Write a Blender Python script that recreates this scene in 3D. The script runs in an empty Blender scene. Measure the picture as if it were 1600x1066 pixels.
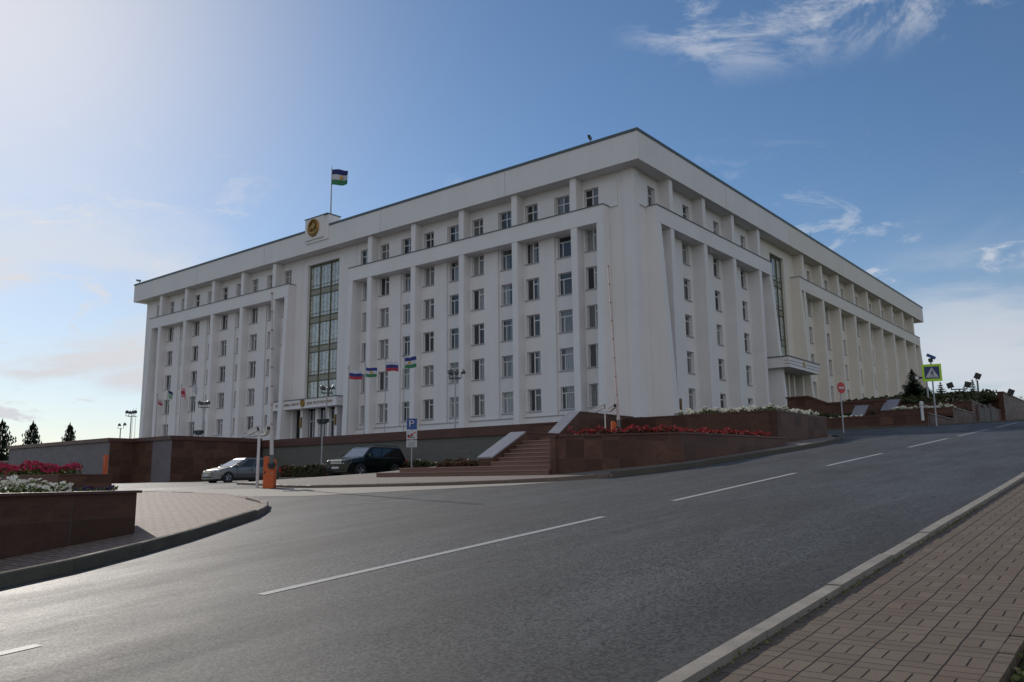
import bpy, bmesh, math, random
from mathutils import Vector, Matrix
R = math.radians
random.seed(7)
scene = bpy.context.scene
col = scene.collection

# ------------------------------------------------------------------ camera
CAM = Vector((33.8755, -59.8721, 0.0))
PITCH, ROLL, YAW, F = 0.1662, -0.0107, 0.6773, 1284.0
cd = bpy.data.cameras.new("camera")
cam = bpy.data.objects.new("camera", cd)
col.objects.link(cam)
cd.sensor_width = 36.0
cd.lens = 36.0 * F / 1600.0
cd.clip_start = 0.1
cd.clip_end = 6000
cam.matrix_world = Matrix.Translation(CAM) @ Matrix.Rotation(YAW, 4, 'Z') @ Matrix.Rotation(math.pi / 2 + PITCH, 4, 'X') @ Matrix.Rotation(ROLL, 4, 'Z')
scene.camera = cam

# ------------------------------------------------------------------ sky and sun
SUN_AZ, SUN_EL = 164.5, 28.0          # direction towards the sun, degrees counted from +X
world = bpy.data.worlds.new("World")
scene.world = world
world.use_nodes = True
wt = world.node_tree
wt.nodes.clear()


def N(t, kind, **kw):
    n = t.nodes.new(kind)
    for k, v in kw.items():
        if k == 'ins':
            for i, w in v.items():
                n.inputs[i].default_value = w
        else:
            setattr(n, k, v)
    return n


sky = N(wt, 'ShaderNodeTexSky', sky_type='NISHITA', sun_disc=False)
sky.sun_elevation = R(SUN_EL)
sky.sun_rotation = R(90 - SUN_AZ)
sky.altitude = 150
sky.air_density = 1.0
sky.dust_density = 0.25
sky.ozone_density = 3.0
bg = N(wt, 'ShaderNodeBackground', ins={1: 0.088})
wo = N(wt, 'ShaderNodeOutputWorld')
tc = N(wt, 'ShaderNodeTexCoord')
# clouds: noise laid out on a plane high above (direction / height), so wisps flatten towards the horizon
sep = N(wt, 'ShaderNodeSeparateXYZ')
wt.links.new(tc.outputs['Generated'], sep.inputs[0])


def wmath(op, a, b=None, clamp=False):
    n = N(wt, 'ShaderNodeMath', operation=op)
    n.use_clamp = clamp
    for i, v in enumerate((a, b)):
        if v is None:
            continue
        if isinstance(v, (int, float)):
            n.inputs[i].default_value = v
        else:
            wt.links.new(v, n.inputs[i])
    return n.outputs[0]


zc = wmath('MAXIMUM', sep.outputs[2], 0.0)
den = wmath('ADD', zc, 0.10)
cx_ = wmath('DIVIDE', sep.outputs[0], den)
cy_ = wmath('DIVIDE', sep.outputs[1], den)
comb = N(wt, 'ShaderNodeCombineXYZ')
wt.links.new(cx_, comb.inputs[0])
wt.links.new(cy_, comb.inputs[1])


def wnoise(vec, scale, detail, rough, dist=0.0, loc=(0, 0, 0), sc=(1, 1, 1), rot=0.0):
    mp = N(wt, 'ShaderNodeMapping')
    mp.inputs['Location'].default_value = loc
    mp.inputs['Scale'].default_value = sc
    mp.inputs['Rotation'].default_value = (0, 0, rot)
    wt.links.new(vec, mp.inputs[0])
    n = N(wt, 'ShaderNodeTexNoise')
    n.inputs['Scale'].default_value = scale
    n.inputs['Detail'].default_value = detail
    n.inputs['Roughness'].default_value = rough
    n.inputs['Distortion'].default_value = dist
    wt.links.new(mp.outputs[0], n.inputs[0])
    return n.outputs[0]


def wramp(v, a, b):
    n = N(wt, 'ShaderNodeMapRange', interpolation_type='SMOOTHSTEP')
    n.inputs[1].default_value = a
    n.inputs[2].default_value = b
    wt.links.new(v, n.inputs[0])
    return n.outputs[0]


def wdot(az, el):
    """cosine between the view direction and a direction given by azimuth and elevation"""
    d = N(wt, 'ShaderNodeVectorMath', operation='DOT_PRODUCT')
    wt.links.new(tc.outputs['Generated'], d.inputs[0])
    d.inputs[1].default_value = (math.cos(R(az)) * math.cos(R(el)), math.sin(R(az)) * math.cos(R(el)), math.sin(R(el)))
    return d.outputs['Value']


big = wnoise(comb.outputs[0], 0.55, 5, 0.55, 0.4, loc=(3.1, 1.7, 0))
fine = wnoise(comb.outputs[0], 2.1, 9, 0.62, 0.8, loc=(0.4, 5.2, 0), sc=(1, 0.45, 1), rot=0.5)
wisp = wmath('MULTIPLY', wramp(big, 0.50, 0.72), wramp(fine, 0.40, 0.74))
# soft bank low at the left, bank low at the right, streaks overhead at the top right
low = wnoise(tc.outputs['Generated'], 3.0, 8, 0.58, 0.5, loc=(0.3, 0.1, 0), sc=(1, 1, 3.6))
left_zone = wramp(wdot(160, 10), 0.945, 0.985)
right_zone = wramp(wdot(95, 6), 0.972, 0.996)
bank = wmath('MULTIPLY', wmath('MULTIPLY', wramp(low, 0.40, 0.62), wramp(sep.outputs[2], 0.36, 0.14)), wmath('MAXIMUM', left_zone, wmath('MULTIPLY', right_zone, 0.6)))
top_zone = wmath('MULTIPLY', wramp(wdot(102, 33), 0.955, 0.988), wramp(sep.outputs[2], 0.425, 0.49))
streak = wmath('MULTIPLY', wramp(wnoise(comb.outputs[0], 2.6, 10, 0.66, 0.9, loc=(1.9, 0.6, 0), sc=(1.3, 1.0, 1), rot=0.3), 0.46, 0.62), top_zone)
glowd = wmath('POWER', wmath('MAXIMUM', wdot(SUN_AZ, SUN_EL + 1), 0.0), 26.0)
veil = wmath('MULTIPLY', glowd, wmath('ADD', wmath('MULTIPLY', wramp(big, 0.2, 0.8), 0.05), 0.68))
# broad unseen cloud cover added behind the camera to brighten the shaded facades
back = wmath('MULTIPLY', wramp(wdot(-45, 35), 0.15, 0.75), wramp(wnoise(tc.outputs['Generated'], 1.6, 5, 0.55, 0.2), 0.30, 0.55))
haze_low = wmath('MULTIPLY', wramp(sep.outputs[2], 0.30, -0.02), 0.50)
puffs = wmath('MULTIPLY', wramp(wnoise(tc.outputs['Generated'], 9.0, 9, 0.62, 0.6, loc=(0.2, 0.7, 0.1), sc=(1, 1, 2.6)), 0.56, 0.66), wramp(sep.outputs[2], 0.42, 0.14))
amt = wmath('ADD', wmath('MULTIPLY', wisp, 0.06), wmath('MULTIPLY', bank, 0.85))
amt = wmath('ADD', amt, haze_low)
amt = wmath('ADD', amt, wmath('MULTIPLY', puffs, 0.70))
amt = wmath('ADD', amt, wmath('MULTIPLY', streak, 0.72))
amt = wmath('ADD', amt, wmath('MULTIPLY', back, 0.58))
amt = wmath('ADD', amt, wmath('MULTIPLY', veil, 0.85), clamp=True)
amt = wmath('MULTIPLY', amt, wramp(sep.outputs[2], -0.01, 0.02))
ccol = N(wt, 'ShaderNodeMixRGB')
ccol.inputs[1].default_value = (7.6, 7.8, 8.3, 1)
ccol.inputs[2].default_value = (9.8, 9.5, 9.3, 1)
wt.links.new(glowd, ccol.inputs[0])
bcol = N(wt, 'ShaderNodeMixRGB')
bcol.inputs[2].default_value = (9.6, 9.3, 9.2, 1)
wt.links.new(ccol.outputs[0], bcol.inputs[1])
wt.links.new(back, bcol.inputs[0])
hsv = N(wt, 'ShaderNodeHueSaturation', ins={1: 1.10, 2: 1.08})
wt.links.new(sky.outputs[0], hsv.inputs[4])
mixc = N(wt, 'ShaderNodeMixRGB')
wt.links.new(amt, mixc.inputs[0])
wt.links.new(hsv.outputs[0], mixc.inputs[1])
wt.links.new(bcol.outputs[0], mixc.inputs[2])
wt.links.new(mixc.outputs[0], bg.inputs[0])
wt.links.new(bg.outputs[0], wo.inputs[0])

sl = bpy.data.lights.new("sun", 'SUN')
sl.energy = 3.2
sl.angle = R(0.9)
sl.color = (1.0, 0.93, 0.84)
sun = bpy.data.objects.new("sun", sl)
col.objects.link(sun)
sd = Vector((math.cos(R(SUN_AZ)) * math.cos(R(SUN_EL)), math.sin(R(SUN_AZ)) * math.cos(R(SUN_EL)), math.sin(R(SUN_EL))))
sun.rotation_euler = sd.to_track_quat('Z', 'Y').to_euler()
sun.location = (-60, 30, 80)

vs = scene.view_settings
vs.view_transform = 'Standard'
vs.look = 'None'
vs.gamma = 1.0
vs.use_curve_mapping = False
vs.exposure = 0.0


# ------------------------------------------------------------------ materials
class T:
    """tiny node-tree helper"""
    def __init__(s, name, rough=0.6, spec=0.5, metal=0.0):
        s.m = bpy.data.materials.new(name)
        s.m.use_nodes = True
        s.t = s.m.node_tree
        s.b = s.t.nodes['Principled BSDF']
        s.b.inputs['Roughness'].default_value = rough
        s.b.inputs['Specular IOR Level'].default_value = spec
        s.b.inputs['Metallic'].default_value = metal
        s.g = s.t.nodes.new('ShaderNodeNewGeometry')
        s.pos = s.g.outputs['Position']

    def link(s, a, b):
        s.t.links.new(a, b)

    def math(s, op, a, b=None, c=None, clamp=False):
        n = s.t.nodes.new('ShaderNodeMath')
        n.operation = op
        n.use_clamp = clamp
        for i, v in enumerate((a, b, c)):
            if v is None:
                continue
            if isinstance(v, (int, float)):
                n.inputs[i].default_value = v
            else:
                s.link(v, n.inputs[i])
        return n.outputs[0]

    def vec(s, sc=(1, 1, 1), loc=(0, 0, 0), src=None):
        n = s.t.nodes.new('ShaderNodeMapping')
        n.inputs['Scale'].default_value = sc
        n.inputs['Location'].default_value = loc
        s.link(src or s.pos, n.inputs[0])
        return n.outputs[0]

    def noise(s, scale, detail=4, rough=0.5, sc=(1, 1, 1), dist=0.0, loc=(0, 0, 0)):
        n = s.t.nodes.new('ShaderNodeTexNoise')
        n.inputs['Scale'].default_value = scale
        n.inputs['Detail'].default_value = detail
        n.inputs['Roughness'].default_value = rough
        n.inputs['Distortion'].default_value = dist
        s.link(s.vec(sc, loc), n.inputs[0])
        return n.outputs[0]

    def sep(s, src=None):
        n = s.t.nodes.new('ShaderNodeSeparateXYZ')
        s.link(src or s.pos, n.inputs[0])
        return n.outputs

    def comb(s, x, y, z=0.0):
        n = s.t.nodes.new('ShaderNodeCombineXYZ')
        for i, v in enumerate((x, y, z)):
            if isinstance(v, (int, float)):
                n.inputs[i].default_value = v
            else:
                s.link(v, n.inputs[i])
        return n.outputs[0]

    def white(s, vec):
        n = s.t.nodes.new('ShaderNodeTexWhiteNoise')
        s.link(vec, n.inputs[0])
        return n.outputs['Value']

    def mr(s, v, a, b, c=0.0, d=1.0):
        n = s.t.nodes.new('ShaderNodeMapRange')
        s.link(v, n.inputs[0])
        for i, w in enumerate((a, b, c, d)):
            n.inputs[i + 1].default_value = w
        return n.outputs[0]

    def mix(s, f, a, b, mode='MIX'):
        n = s.t.nodes.new('ShaderNodeMixRGB')
        n.blend_type = mode
        for i, v in enumerate((f, a, b)):
            if isinstance(v, (int, float)):
                n.inputs[i].default_value = v
            elif isinstance(v, tuple):
                n.inputs[i].default_value = (*v[:3], 1)
            else:
                s.link(v, n.inputs[i])
        return n.outputs[0]

    def color(s, c):
        if isinstance(c, tuple):
            s.b.inputs['Base Color'].default_value = (*c[:3], 1)
        else:
            s.link(c, s.b.inputs['Base Color'])
        return s

    def rough(s, v):
        s.link(v, s.b.inputs['Roughness'])
        return s

    def bump(s, h, strength=0.3, dist=0.01):
        n = s.t.nodes.new('ShaderNodeBump')
        n.inputs['Strength'].default_value = strength
        n.inputs['Distance'].default_value = dist
        s.link(h, n.inputs['Height'])
        s.link(n.outputs[0], s.b.inputs['Normal'])
        return s


def plain(name, c, rough=0.6, metal=0.0, spec=0.5, var=0.12, scale=6.0):
    t = T(name, rough, spec, metal)
    n = t.noise(scale, 3, 0.6)
    t.color(t.mix(n, tuple(v * (1 - var) for v in c), tuple(min(1, v * (1 + var)) for v in c)))
    return t.m


M = {}


def plaster(name, c):
    t = T(name, 0.75, 0.3)
    big_ = t.noise(0.18, 4, 0.6)
    streak_ = t.noise(1.6, 5, 0.65, sc=(1, 1, 0.06))
    v = t.mr(t.math('ADD', t.math('MULTIPLY', big_, 0.65), t.math('MULTIPLY', streak_, 0.35)), 0.3, 0.7)
    cc = t.mix(v, tuple(x * 0.92 for x in c), tuple(x * 1.03 for x in c))
    drip = t.mr(t.noise(2.6, 6, 0.7, sc=(1, 1, 0.04), loc=(4, 2, 0)), 0.62, 0.84, 0.0, 0.24)
    cc = t.mix(drip, cc, tuple(x * 0.62 for x in c))
    t.color(cc)
    t.bump(t.noise(9, 5, 0.6), 0.25, 0.01)
    return t.m


M['white'] = plaster('white_plaster', (0.78, 0.765, 0.755))
M['cream'] = plaster('warm_bounce_plaster', (0.77, 0.73, 0.655))  # warm bounced light on the right wing, put into the plaster colour
M['coping'] = plain('grey_green_metal', (0.10, 0.12, 0.12), 0.45, 0.2, var=0.25, scale=3)
M['sill'] = plain('grey_sill', (0.36, 0.36, 0.38), 0.6)
M['frame'] = plain('white_window_frame', (0.62, 0.63, 0.64), 0.4)
M['gold_frame'] = plain('bronze_window_frame', (0.13, 0.13, 0.075), 0.5, 0.2)
M['tan_panel'] = plain('tan_spandrel_panel', (0.30, 0.295, 0.24), 0.6, 0.0)
M['gold'] = plain('gold', (0.42, 0.25, 0.07), 0.42, 0.7, var=0.3, scale=12)
M['gold_dark'] = plain('dark_gold', (0.22, 0.12, 0.03), 0.5, 0.6)
M['letter'] = plain('bronze_lettering', (0.32, 0.24, 0.17), 0.5, 0.2)
M['lantern'] = plain('brass_lantern', (0.24, 0.16, 0.06), 0.45, 0.5)
M['dark'] = plain('dark_interior', (0.02, 0.02, 0.022), 0.9)


def glass(name, curtain, lo, hi, dark, freq=26.0):
    t = T(name, 0.06, 0.9)
    p = t.sep()
    s_ = t.math('ADD', p[0], p[1])
    fl = t.math('FLOOR', t.math('MULTIPLY', s_, 1.21))
    fz = t.math('FLOOR', t.math('MULTIPLY', t.math('SUBTRACT', p[2], 2.1), 0.2797))
    rnd = t.white(t.comb(fl, fz, 3.0))
    fold = t.mr(t.math('SINE', t.math('ADD', t.math('MULTIPLY', s_, freq), t.math('MULTIPLY', t.noise(3.0, 2), 9.0))), -1, 1, 0.50, 1.0)
    cur = t.mix(1.0, curtain, t.comb(fold, fold, fold), 'MULTIPLY')
    has = t.mr(rnd, lo, hi)
    t.color(t.mix(has, dark, cur))
    return t.m


M['glass'] = glass('window_glass', (0.32, 0.33, 0.33), 0.25, 0.9, (0.012, 0.014, 0.016))
M['tall_glass'] = glass('curtained_glass', (0.60, 0.65, 0.61), -0.9, 0.3, (0.10, 0.11, 0.10), 9.0)
M['door_glass'] = glass('door_glass', (0.05, 0.06, 0.07), 0.5, 1.2, (0.015, 0.018, 0.024))
M['car_glass'] = plain('car_glass', (0.012, 0.016, 0.018), 0.04, spec=0.8)


def granite(name, a, b, c, rough=0.32, slab=(0.9, 0.6), joint=0.5):
    t = T(name, rough, 0.16)
    p = t.sep()
    s_ = t.math('ADD', p[0], t.math('MULTIPLY', p[1], 1.0))
    veins = t.noise(1.4, 7, 0.7, sc=(1, 1, 2.2), dist=1.2)
    fine_ = t.noise(60, 2, 0.6)
    cell = t.comb(t.math('FLOOR', t.math('DIVIDE', s_, slab[0])), t.math('FLOOR', t.math('DIVIDE', p[2], slab[1])), 0)
    rr = t.white(cell)
    cc = t.mix(t.mr(veins, 0.35, 0.68), a, b)
    cc = t.mix(t.mr(rr, 0.0, 1.0, 0.0, 0.75), cc, c)
    cc = t.mix(t.mr(fine_, 0.35, 0.7, 0, 0.35), cc, tuple(x * 0.35 for x in a))
    fx = t.math('PINGPONG', s_, slab[0] / 2)
    fz_ = t.math('PINGPONG', p[2], slab[1] / 2)
    j = t.math('MAXIMUM', t.mr(fx, 0.0, 0.012, 1, 0), t.mr(fz_, 0.0, 0.010, 1, 0))
    cc = t.mix(t.math('MULTIPLY', j, joint), cc, (0.10, 0.095, 0.09))
    scr = t.mr(t.noise(2.0, 6, 0.75, sc=(3, 3, 0.25), loc=(9, 0, 0)), 0.60, 0.82, 0, 0.22)
    cc = t.mix(scr, cc, (0.16, 0.14, 0.13))
    t.color(cc)
    t.rough(t.mr(veins, 0.3, 0.7, rough * 0.8, rough * 1.4))
    return t.m


M['granite'] = granite('brown_granite', (0.105, 0.052, 0.034), (0.190, 0.100, 0.068), (0.060, 0.032, 0.023), 0.48)
M['granite_cap'] = granite('brown_granite_cap', (0.12, 0.056, 0.045), (0.17, 0.085, 0.07), (0.10, 0.05, 0.042), 0.35, (1.2, 5.0), 0.3)
M['granite_light'] = granite('pale_granite', (0.19, 0.170, 0.176), (0.235, 0.21, 0.217), (0.17, 0.150, 0.156), 0.5, (0.62, 0.42), 0.25)
M['granite_rough'] = granite('grey_plaster_wall', (0.14, 0.14, 0.122), (0.215, 0.21, 0.185), (0.16, 0.16, 0.14), 0.7, (3.0, 9.0), 0.2)
M['granite_step'] = granite('pink_granite_step', (0.21, 0.125, 0.095), (0.29, 0.18, 0.14), (0.24, 0.145, 0.115), 0.55, (1.1, 9.0), 0.5)
M['nosing'] = granite('pink_granite_nosing', (0.30, 0.20, 0.16), (0.38, 0.26, 0.21), (0.33, 0.22, 0.18), 0.5, (1.1, 9.0), 0.5)
M['slab'] = granite('polished_grey_slab', (0.24, 0.23, 0.245), (0.30, 0.285, 0.30), (0.26, 0.25, 0.27), 0.28, (9, 9), 0.0)

# asphalt
t = T('asphalt', 0.7, 0.32)
p = t.sep()
vor = t.t.nodes.new('ShaderNodeTexVoronoi')
vor.inputs['Scale'].default_value = 46
t.link(t.pos, vor.inputs['Vector'])
vs_ = t.sep(vor.outputs['Color'])
grit = t.noise(30, 4, 0.85)
grit2 = t.noise(9, 5, 0.8, loc=(2, 2, 0))
g = t.math('ADD', t.math('MULTIPLY', vs_[0], 0.42), t.math('ADD', t.math('MULTIPLY', grit, 0.40), t.math('MULTIPLY', grit2, 0.18)))
patch = t.noise(0.30, 6, 0.65, sc=(1.6, 0.5, 1))
lane = t.math('SUBTRACT', p[0], 26.15)
track = t.mr(t.math('SINE', t.math('ADD', t.math('MULTIPLY', lane, 3.6), t.math('MULTIPLY', t.noise(0.12, 2), 2.0))), -1, 1)
cc = t.mix(t.mr(g, 0.37, 0.60), (0.004, 0.004, 0.004), (0.098, 0.099, 0.094))
cc = t.mix(t.mr(patch, 0.40, 0.60, 0.0, 0.50), cc, (0.020, 0.020, 0.020))
cc = t.mix(t.math('MULTIPLY', track, 0.12), cc, (0.085, 0.084, 0.083))
streak = t.mr(t.noise(1.1, 7, 0.75, sc=(2.6, 0.35, 1), loc=(4, 9, 0)), 0.50, 0.70, 0, 0.42)
cc = t.mix(streak, cc, (0.115, 0.114, 0.110))
spk = t.mr(t.noise(64, 2, 0.9, loc=(1, 5, 0)), 0.66, 0.72, 0, 0.55)
cc = t.mix(spk, cc, (0.19, 0.185, 0.18))
chips = t.mr(t.noise(4.5, 7, 0.85, sc=(1.4, 0.9, 1), loc=(3, 3, 0)), 0.66, 0.72, 0, 0.5)
cc = t.mix(chips, cc, (0.15, 0.15, 0.145))
crk = t.math('ABSOLUTE', t.math('SUBTRACT', t.noise(0.42, 7, 0.62, dist=0.6, loc=(7, 1, 0)), 0.5))
cc = t.mix(t.mr(crk, 0.0, 0.0022, 0.75, 0.0), cc, (0.008, 0.008, 0.008))
seam = t.math('ABSOLUTE', t.math('ADD', t.math('SUBTRACT', p[0], 22.55), t.math('MULTIPLY', t.math('SUBTRACT', t.noise(0.6, 3), 0.5), 0.10)))
cc = t.mix(t.mr(seam, 0.008, 0.03, 0.6, 0.0), cc, (0.14, 0.138, 0.13))
edge = t.mr(p[0], 30.3, 31.4, 0, 0.45)
cc = t.mix(edge, cc, (0.030, 0.028, 0.025))
t.color(cc)
t.rough(t.mr(t.math('ADD', t.math('MULTIPLY', patch, 0.6), t.math('MULTIPLY', grit, 0.4)), 0.35, 0.68, 0.52, 0.78))
t.bump(g, 0.8, 0.010)
M['asphalt'] = t.m

t = T('pale_concrete', 0.8, 0.3)
n = t.noise(1.2, 6, 0.7)
t.color(t.mix(t.mr(t.noise(90, 2), 0.3, 0.7), t.mix(n, (0.30, 0.27, 0.22), (0.40, 0.36, 0.30)), (0.24, 0.22, 0.19)))
M['concrete'] = t.m

t = T('road_paint', 0.6, 0.4)
wear = t.mr(t.noise(22, 6, 0.8), 0.50, 0.72)
wear2 = t.mr(t.noise(2.2, 4, 0.8, loc=(2, 8, 0)), 0.55, 0.8, 0, 0.6)
w = t.math('MAXIMUM', t.math('MULTIPLY', wear, 0.8), wear2)
t.color(t.mix(w, (0.36, 0.36, 0.35), (0.07, 0.07, 0.07)))
t.bump(t.noise(75, 3, 0.75), 0.5, 0.01)
M['paint'] = t.m

t = T('kerb_concrete', 0.8, 0.3)
n = t.mr(t.noise(3.0, 7, 0.72), 0.3, 0.7)
t.color(t.mix(t.mr(t.noise(120, 2), 0.35, 0.75, 0, 0.5), t.mix(n, (0.20, 0.182, 0.155), (0.34, 0.31, 0.265)), (0.15, 0.135, 0.12)))
t.bump(t.noise(30, 5, 0.7), 0.4, 0.01)
M['kerb'] = t.m
M['kerb_shaded_dirty'] = granite('shaded_dirty_kerb', (0.085, 0.078, 0.062), (0.15, 0.138, 0.112), (0.11, 0.10, 0.08), 0.8, (9, 9), 0.0)  # dirty kerb stone, with the shade on its faces mixed into the colour
M['kerb_brown'] = granite('brown_kerb', (0.17, 0.13, 0.105), (0.23, 0.18, 0.15), (0.15, 0.11, 0.09), 0.6, (9, 9), 0.0)


def pavers(name, ca, cb, strip, period, x0, y0, gap, swap=False, rot=0.0):
    """strips of paving blocks: in each strip two blocks side by side, then two laid across"""
    t = T(name, 0.75, 0.3)
    p = t.sep()
    px, py = (p[1], p[0]) if swap else (p[0], p[1])
    wob = t.math('MULTIPLY', t.math('SUBTRACT', t.noise(2.2, 2), 0.5), 0.035)
    u = t.math('DIVIDE', t.math('ADD', t.math('SUBTRACT', px, x0), wob), strip)
    ui = t.math('FLOOR', u)
    uf = t.math('SUBTRACT', u, ui)
    ph = t.white(t.comb(ui, 5.0))
    wob2 = t.math('MULTIPLY', t.math('SUBTRACT', t.noise(1.7, 2, loc=(5, 2, 0)), 0.5), 0.03)
    v = t.math('ADD', t.math('DIVIDE', t.math('ADD', t.math('SUBTRACT', py, y0), wob2), period), t.math('MULTIPLY', ph, 0.25))
    vi = t.math('FLOOR', v)
    vf = t.math('SUBTRACT', v, vi)
    first = t.math('LESS_THAN', vf, 0.5)
    # joint masks
    du = t.math('MULTIPLY', t.math('MINIMUM', uf, t.math('SUBTRACT', 1.0, uf)), strip)
    jcol = t.mr(du, gap * 0.5, gap * 1.1, 1, 0)
    dm = t.math('MULTIPLY', t.math('ABSOLUTE', t.math('SUBTRACT', uf, 0.5)), strip)
    inner = t.math('MULTIPLY', t.math('GREATER_THAN', vf, 0.045), t.math('LESS_THAN', vf, 0.455))
    jmid = t.math('MULTIPLY', t.mr(dm, gap * 0.55, gap * 1.1, 1, 0), t.math('MULTIPLY', first, inner))
    v4 = t.math('MULTIPLY', vf, 4.0)
    dv = t.math('MULTIPLY', t.math('PINGPONG', v4, 0.5), period / 4)
    notq = t.math('LESS_THAN', t.math('ABSOLUTE', t.math('SUBTRACT', vf, 0.25)), 0.12)
    jrow = t.math('MULTIPLY', t.mr(dv, gap * 0.18, gap * 0.75, 0.8, 0), t.math('SUBTRACT', 1.0, notq))
    j = t.math('MAXIMUM', t.math('MAXIMUM', jcol, jmid), jrow)
    sub = t.mix(first, t.comb(ui, t.math('FLOOR', v4), vi), t.comb(ui, t.math('ADD', t.math('FLOOR', t.math('MULTIPLY', uf, 2)), 10), vi))
    rnd = t.white(sub)
    base = t.mix(rnd, ca, cb)
    red = t.mr(t.white(t.comb(vi, ui, 9)), 0.62, 1.0, 0, 0.22)
    base = t.mix(red, base, (ca[0] * 1.25, ca[1] * 0.92, ca[2] * 0.82))
    base = t.mix(t.mr(t.noise(45, 5, 0.75), 0.35, 0.7, 0, 0.45), base, tuple(x * 0.6 for x in ca))
    base = t.mix(t.mr(t.noise(0.5, 5, 0.7), 0.35, 0.7, 0, 0.3), base, tuple(x * 0.7 for x in cb))
    base = t.mix(j, base, (0.012, 0.010, 0.008))
    t.color(base)
    h = t.math('ADD', t.math('MULTIPLY', t.math('SUBTRACT', 1.0, j), 1.0), t.math('MULTIPLY', t.math('ADD', rnd, t.math('MULTIPLY', t.noise(60, 3), 0.6)), 0.18))
    t.bump(h, 0.9, 0.012)
    return t.m


M['pavers'] = pavers('brown_pavers', (0.130, 0.098, 0.070), (0.172, 0.132, 0.097), 0.224, 0.444, 31.76, -54.75, 0.0065)
M['pavers_pink'] = pavers('pink_pavers', (0.25, 0.19, 0.15), (0.32, 0.245, 0.195), 0.224, 0.444, 3.0, -44.0, 0.011, swap=True)
M['pavers_grey'] = pavers('grey_pavers', (0.22, 0.19, 0.16), (0.28, 0.24, 0.20), 0.224, 0.444, 3.0, -44.0, 0.009)

t = T('grass_earth', 0.9, 0.2)
n = t.noise(8, 6, 0.7)
t.color(t.mix(t.mr(n, 0.35, 0.65), (0.03, 0.035, 0.014), (0.07, 0.075, 0.03)))
t.bump(t.noise(30, 5), 0.8, 0.03)
M['earth'] = t.m


def leaf(name, a, b, rough=0.6, trans=0.0):
    t = T(name, rough, 0.3)
    oi = t.noise(2.3, 3, 0.6)
    rn = t.white(t.comb(t.math('FLOOR', t.math('MULTIPLY', t.sep()[0], 14)), t.math('FLOOR', t.math('MULTIPLY', t.sep()[1], 14)), t.math('FLOOR', t.math('MULTIPLY', t.sep()[2], 14))))
    t.color(t.mix(t.math('ADD', t.math('MULTIPLY', oi, 0.6), t.math('MULTIPLY', rn, 0.4)), a, b))
    if trans:
        t.b.inputs['Transmission Weight'].default_value = 0
        t.b.inputs['Subsurface Weight'].default_value = 0
    return t.m


M['spruce'] = leaf('spruce_needles', (0.012, 0.028, 0.018), (0.05, 0.085, 0.05))
M['hedge'] = leaf('hedge_leaves', (0.03, 0.035, 0.012), (0.085, 0.09, 0.035))
M['hedge_red'] = leaf('hedge_autumn_leaves', (0.07, 0.025, 0.015), (0.13, 0.06, 0.03))
M['bedleaf'] = leaf('bed_leaves', (0.05, 0.08, 0.015), (0.15, 0.19, 0.05))
M['white_petal'] = leaf('white_petals', (0.62, 0.60, 0.50), (0.80, 0.78, 0.70))
M['red_petal'] = leaf('red_petals', (0.25, 0.015, 0.02), (0.48, 0.05, 0.05))
M['pink_petal'] = leaf('crimson_petals', (0.34, 0.015, 0.06), (0.55, 0.05, 0.13))
M['purple_petal'] = leaf('purple_petals', (0.03, 0.015, 0.07), (0.08, 0.03, 0.15))
M['orange_leaf'] = leaf('orange_leaves', (0.35, 0.16, 0.03), (0.62, 0.33, 0.05))
M['grassblade'] = leaf('grass_blades', (0.06, 0.085, 0.02), (0.22, 0.20, 0.07))
M['bark'] = plain('bark', (0.07, 0.05, 0.035), 0.9, var=0.4, scale=20)
M['pole'] = plain('galvanised_pole', (0.34, 0.34, 0.35), 0.5, 0.4)
M['pole_white'] = plain('white_pole', (0.60, 0.60, 0.60), 0.5)
M['black'] = plain('black_metal', (0.015, 0.015, 0.016), 0.5)
M['lampglass'] = plain('spotlight_glass', (0.62, 0.62, 0.60), 0.3)
M['orange'] = plain('orange_paint', (0.52, 0.095, 0.015), 0.5, var=0.18, scale=4)
M['red'] = plain('red_paint', (0.34, 0.16, 0.13), 0.6)
M['boom'] = plain('pale_boom', (0.50, 0.47, 0.46), 0.5)
M['boom_pink'] = plain('faded_boom', (0.52, 0.44, 0.42), 0.5)
M['blue_sign'] = plain('blue_sign', (0.02, 0.07, 0.28), 0.4)
M['navy_sign'] = plain('navy_sign', (0.012, 0.03, 0.14), 0.4)
M['white_sign'] = plain('white_sign', (0.52, 0.52, 0.52), 0.4)
M['lime_sign'] = plain('lime_sign', (0.45, 0.75, 0.02), 0.4)
M['red_sign'] = plain('red_sign', (0.50, 0.02, 0.02), 0.4)
M['silver_paint'] = plain('silver_paint', (0.20, 0.20, 0.19), 0.30, 0.7, var=0.04)
M['black_paint'] = plain('dark_green_paint', (0.003, 0.007, 0.007), 0.14, 0.0, spec=0.4, var=0.1)
M['rubber'] = plain('rubber', (0.02, 0.02, 0.02), 0.85)
M['rim'] = plain('alloy', (0.50, 0.50, 0.52), 0.3, 0.8)
M['chrome'] = plain('chrome', (0.6, 0.6, 0.62), 0.15, 0.9)
M['headlamp'] = plain('headlamp_glass', (0.50, 0.52, 0.54), 0.12, 0.2)
M['plate'] = plain('number_plate', (0.6, 0.6, 0.6), 0.5)
M['flag_white'] = plain('flag_white', (0.55, 0.56, 0.60), 0.8)
M['flag_blue'] = plain('flag_blue', (0.025, 0.04, 0.20), 0.8)
M['flag_navy'] = plain('flag_navy', (0.02, 0.03, 0.14), 0.8)
M['flag_red'] = plain('flag_red', (0.38, 0.04, 0.06), 0.8)
M['flag_green'] = plain('flag_green', (0.04, 0.20, 0.09), 0.8)
M['flag_mint'] = plain('flag_mint', (0.30, 0.45, 0.34), 0.8)
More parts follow.
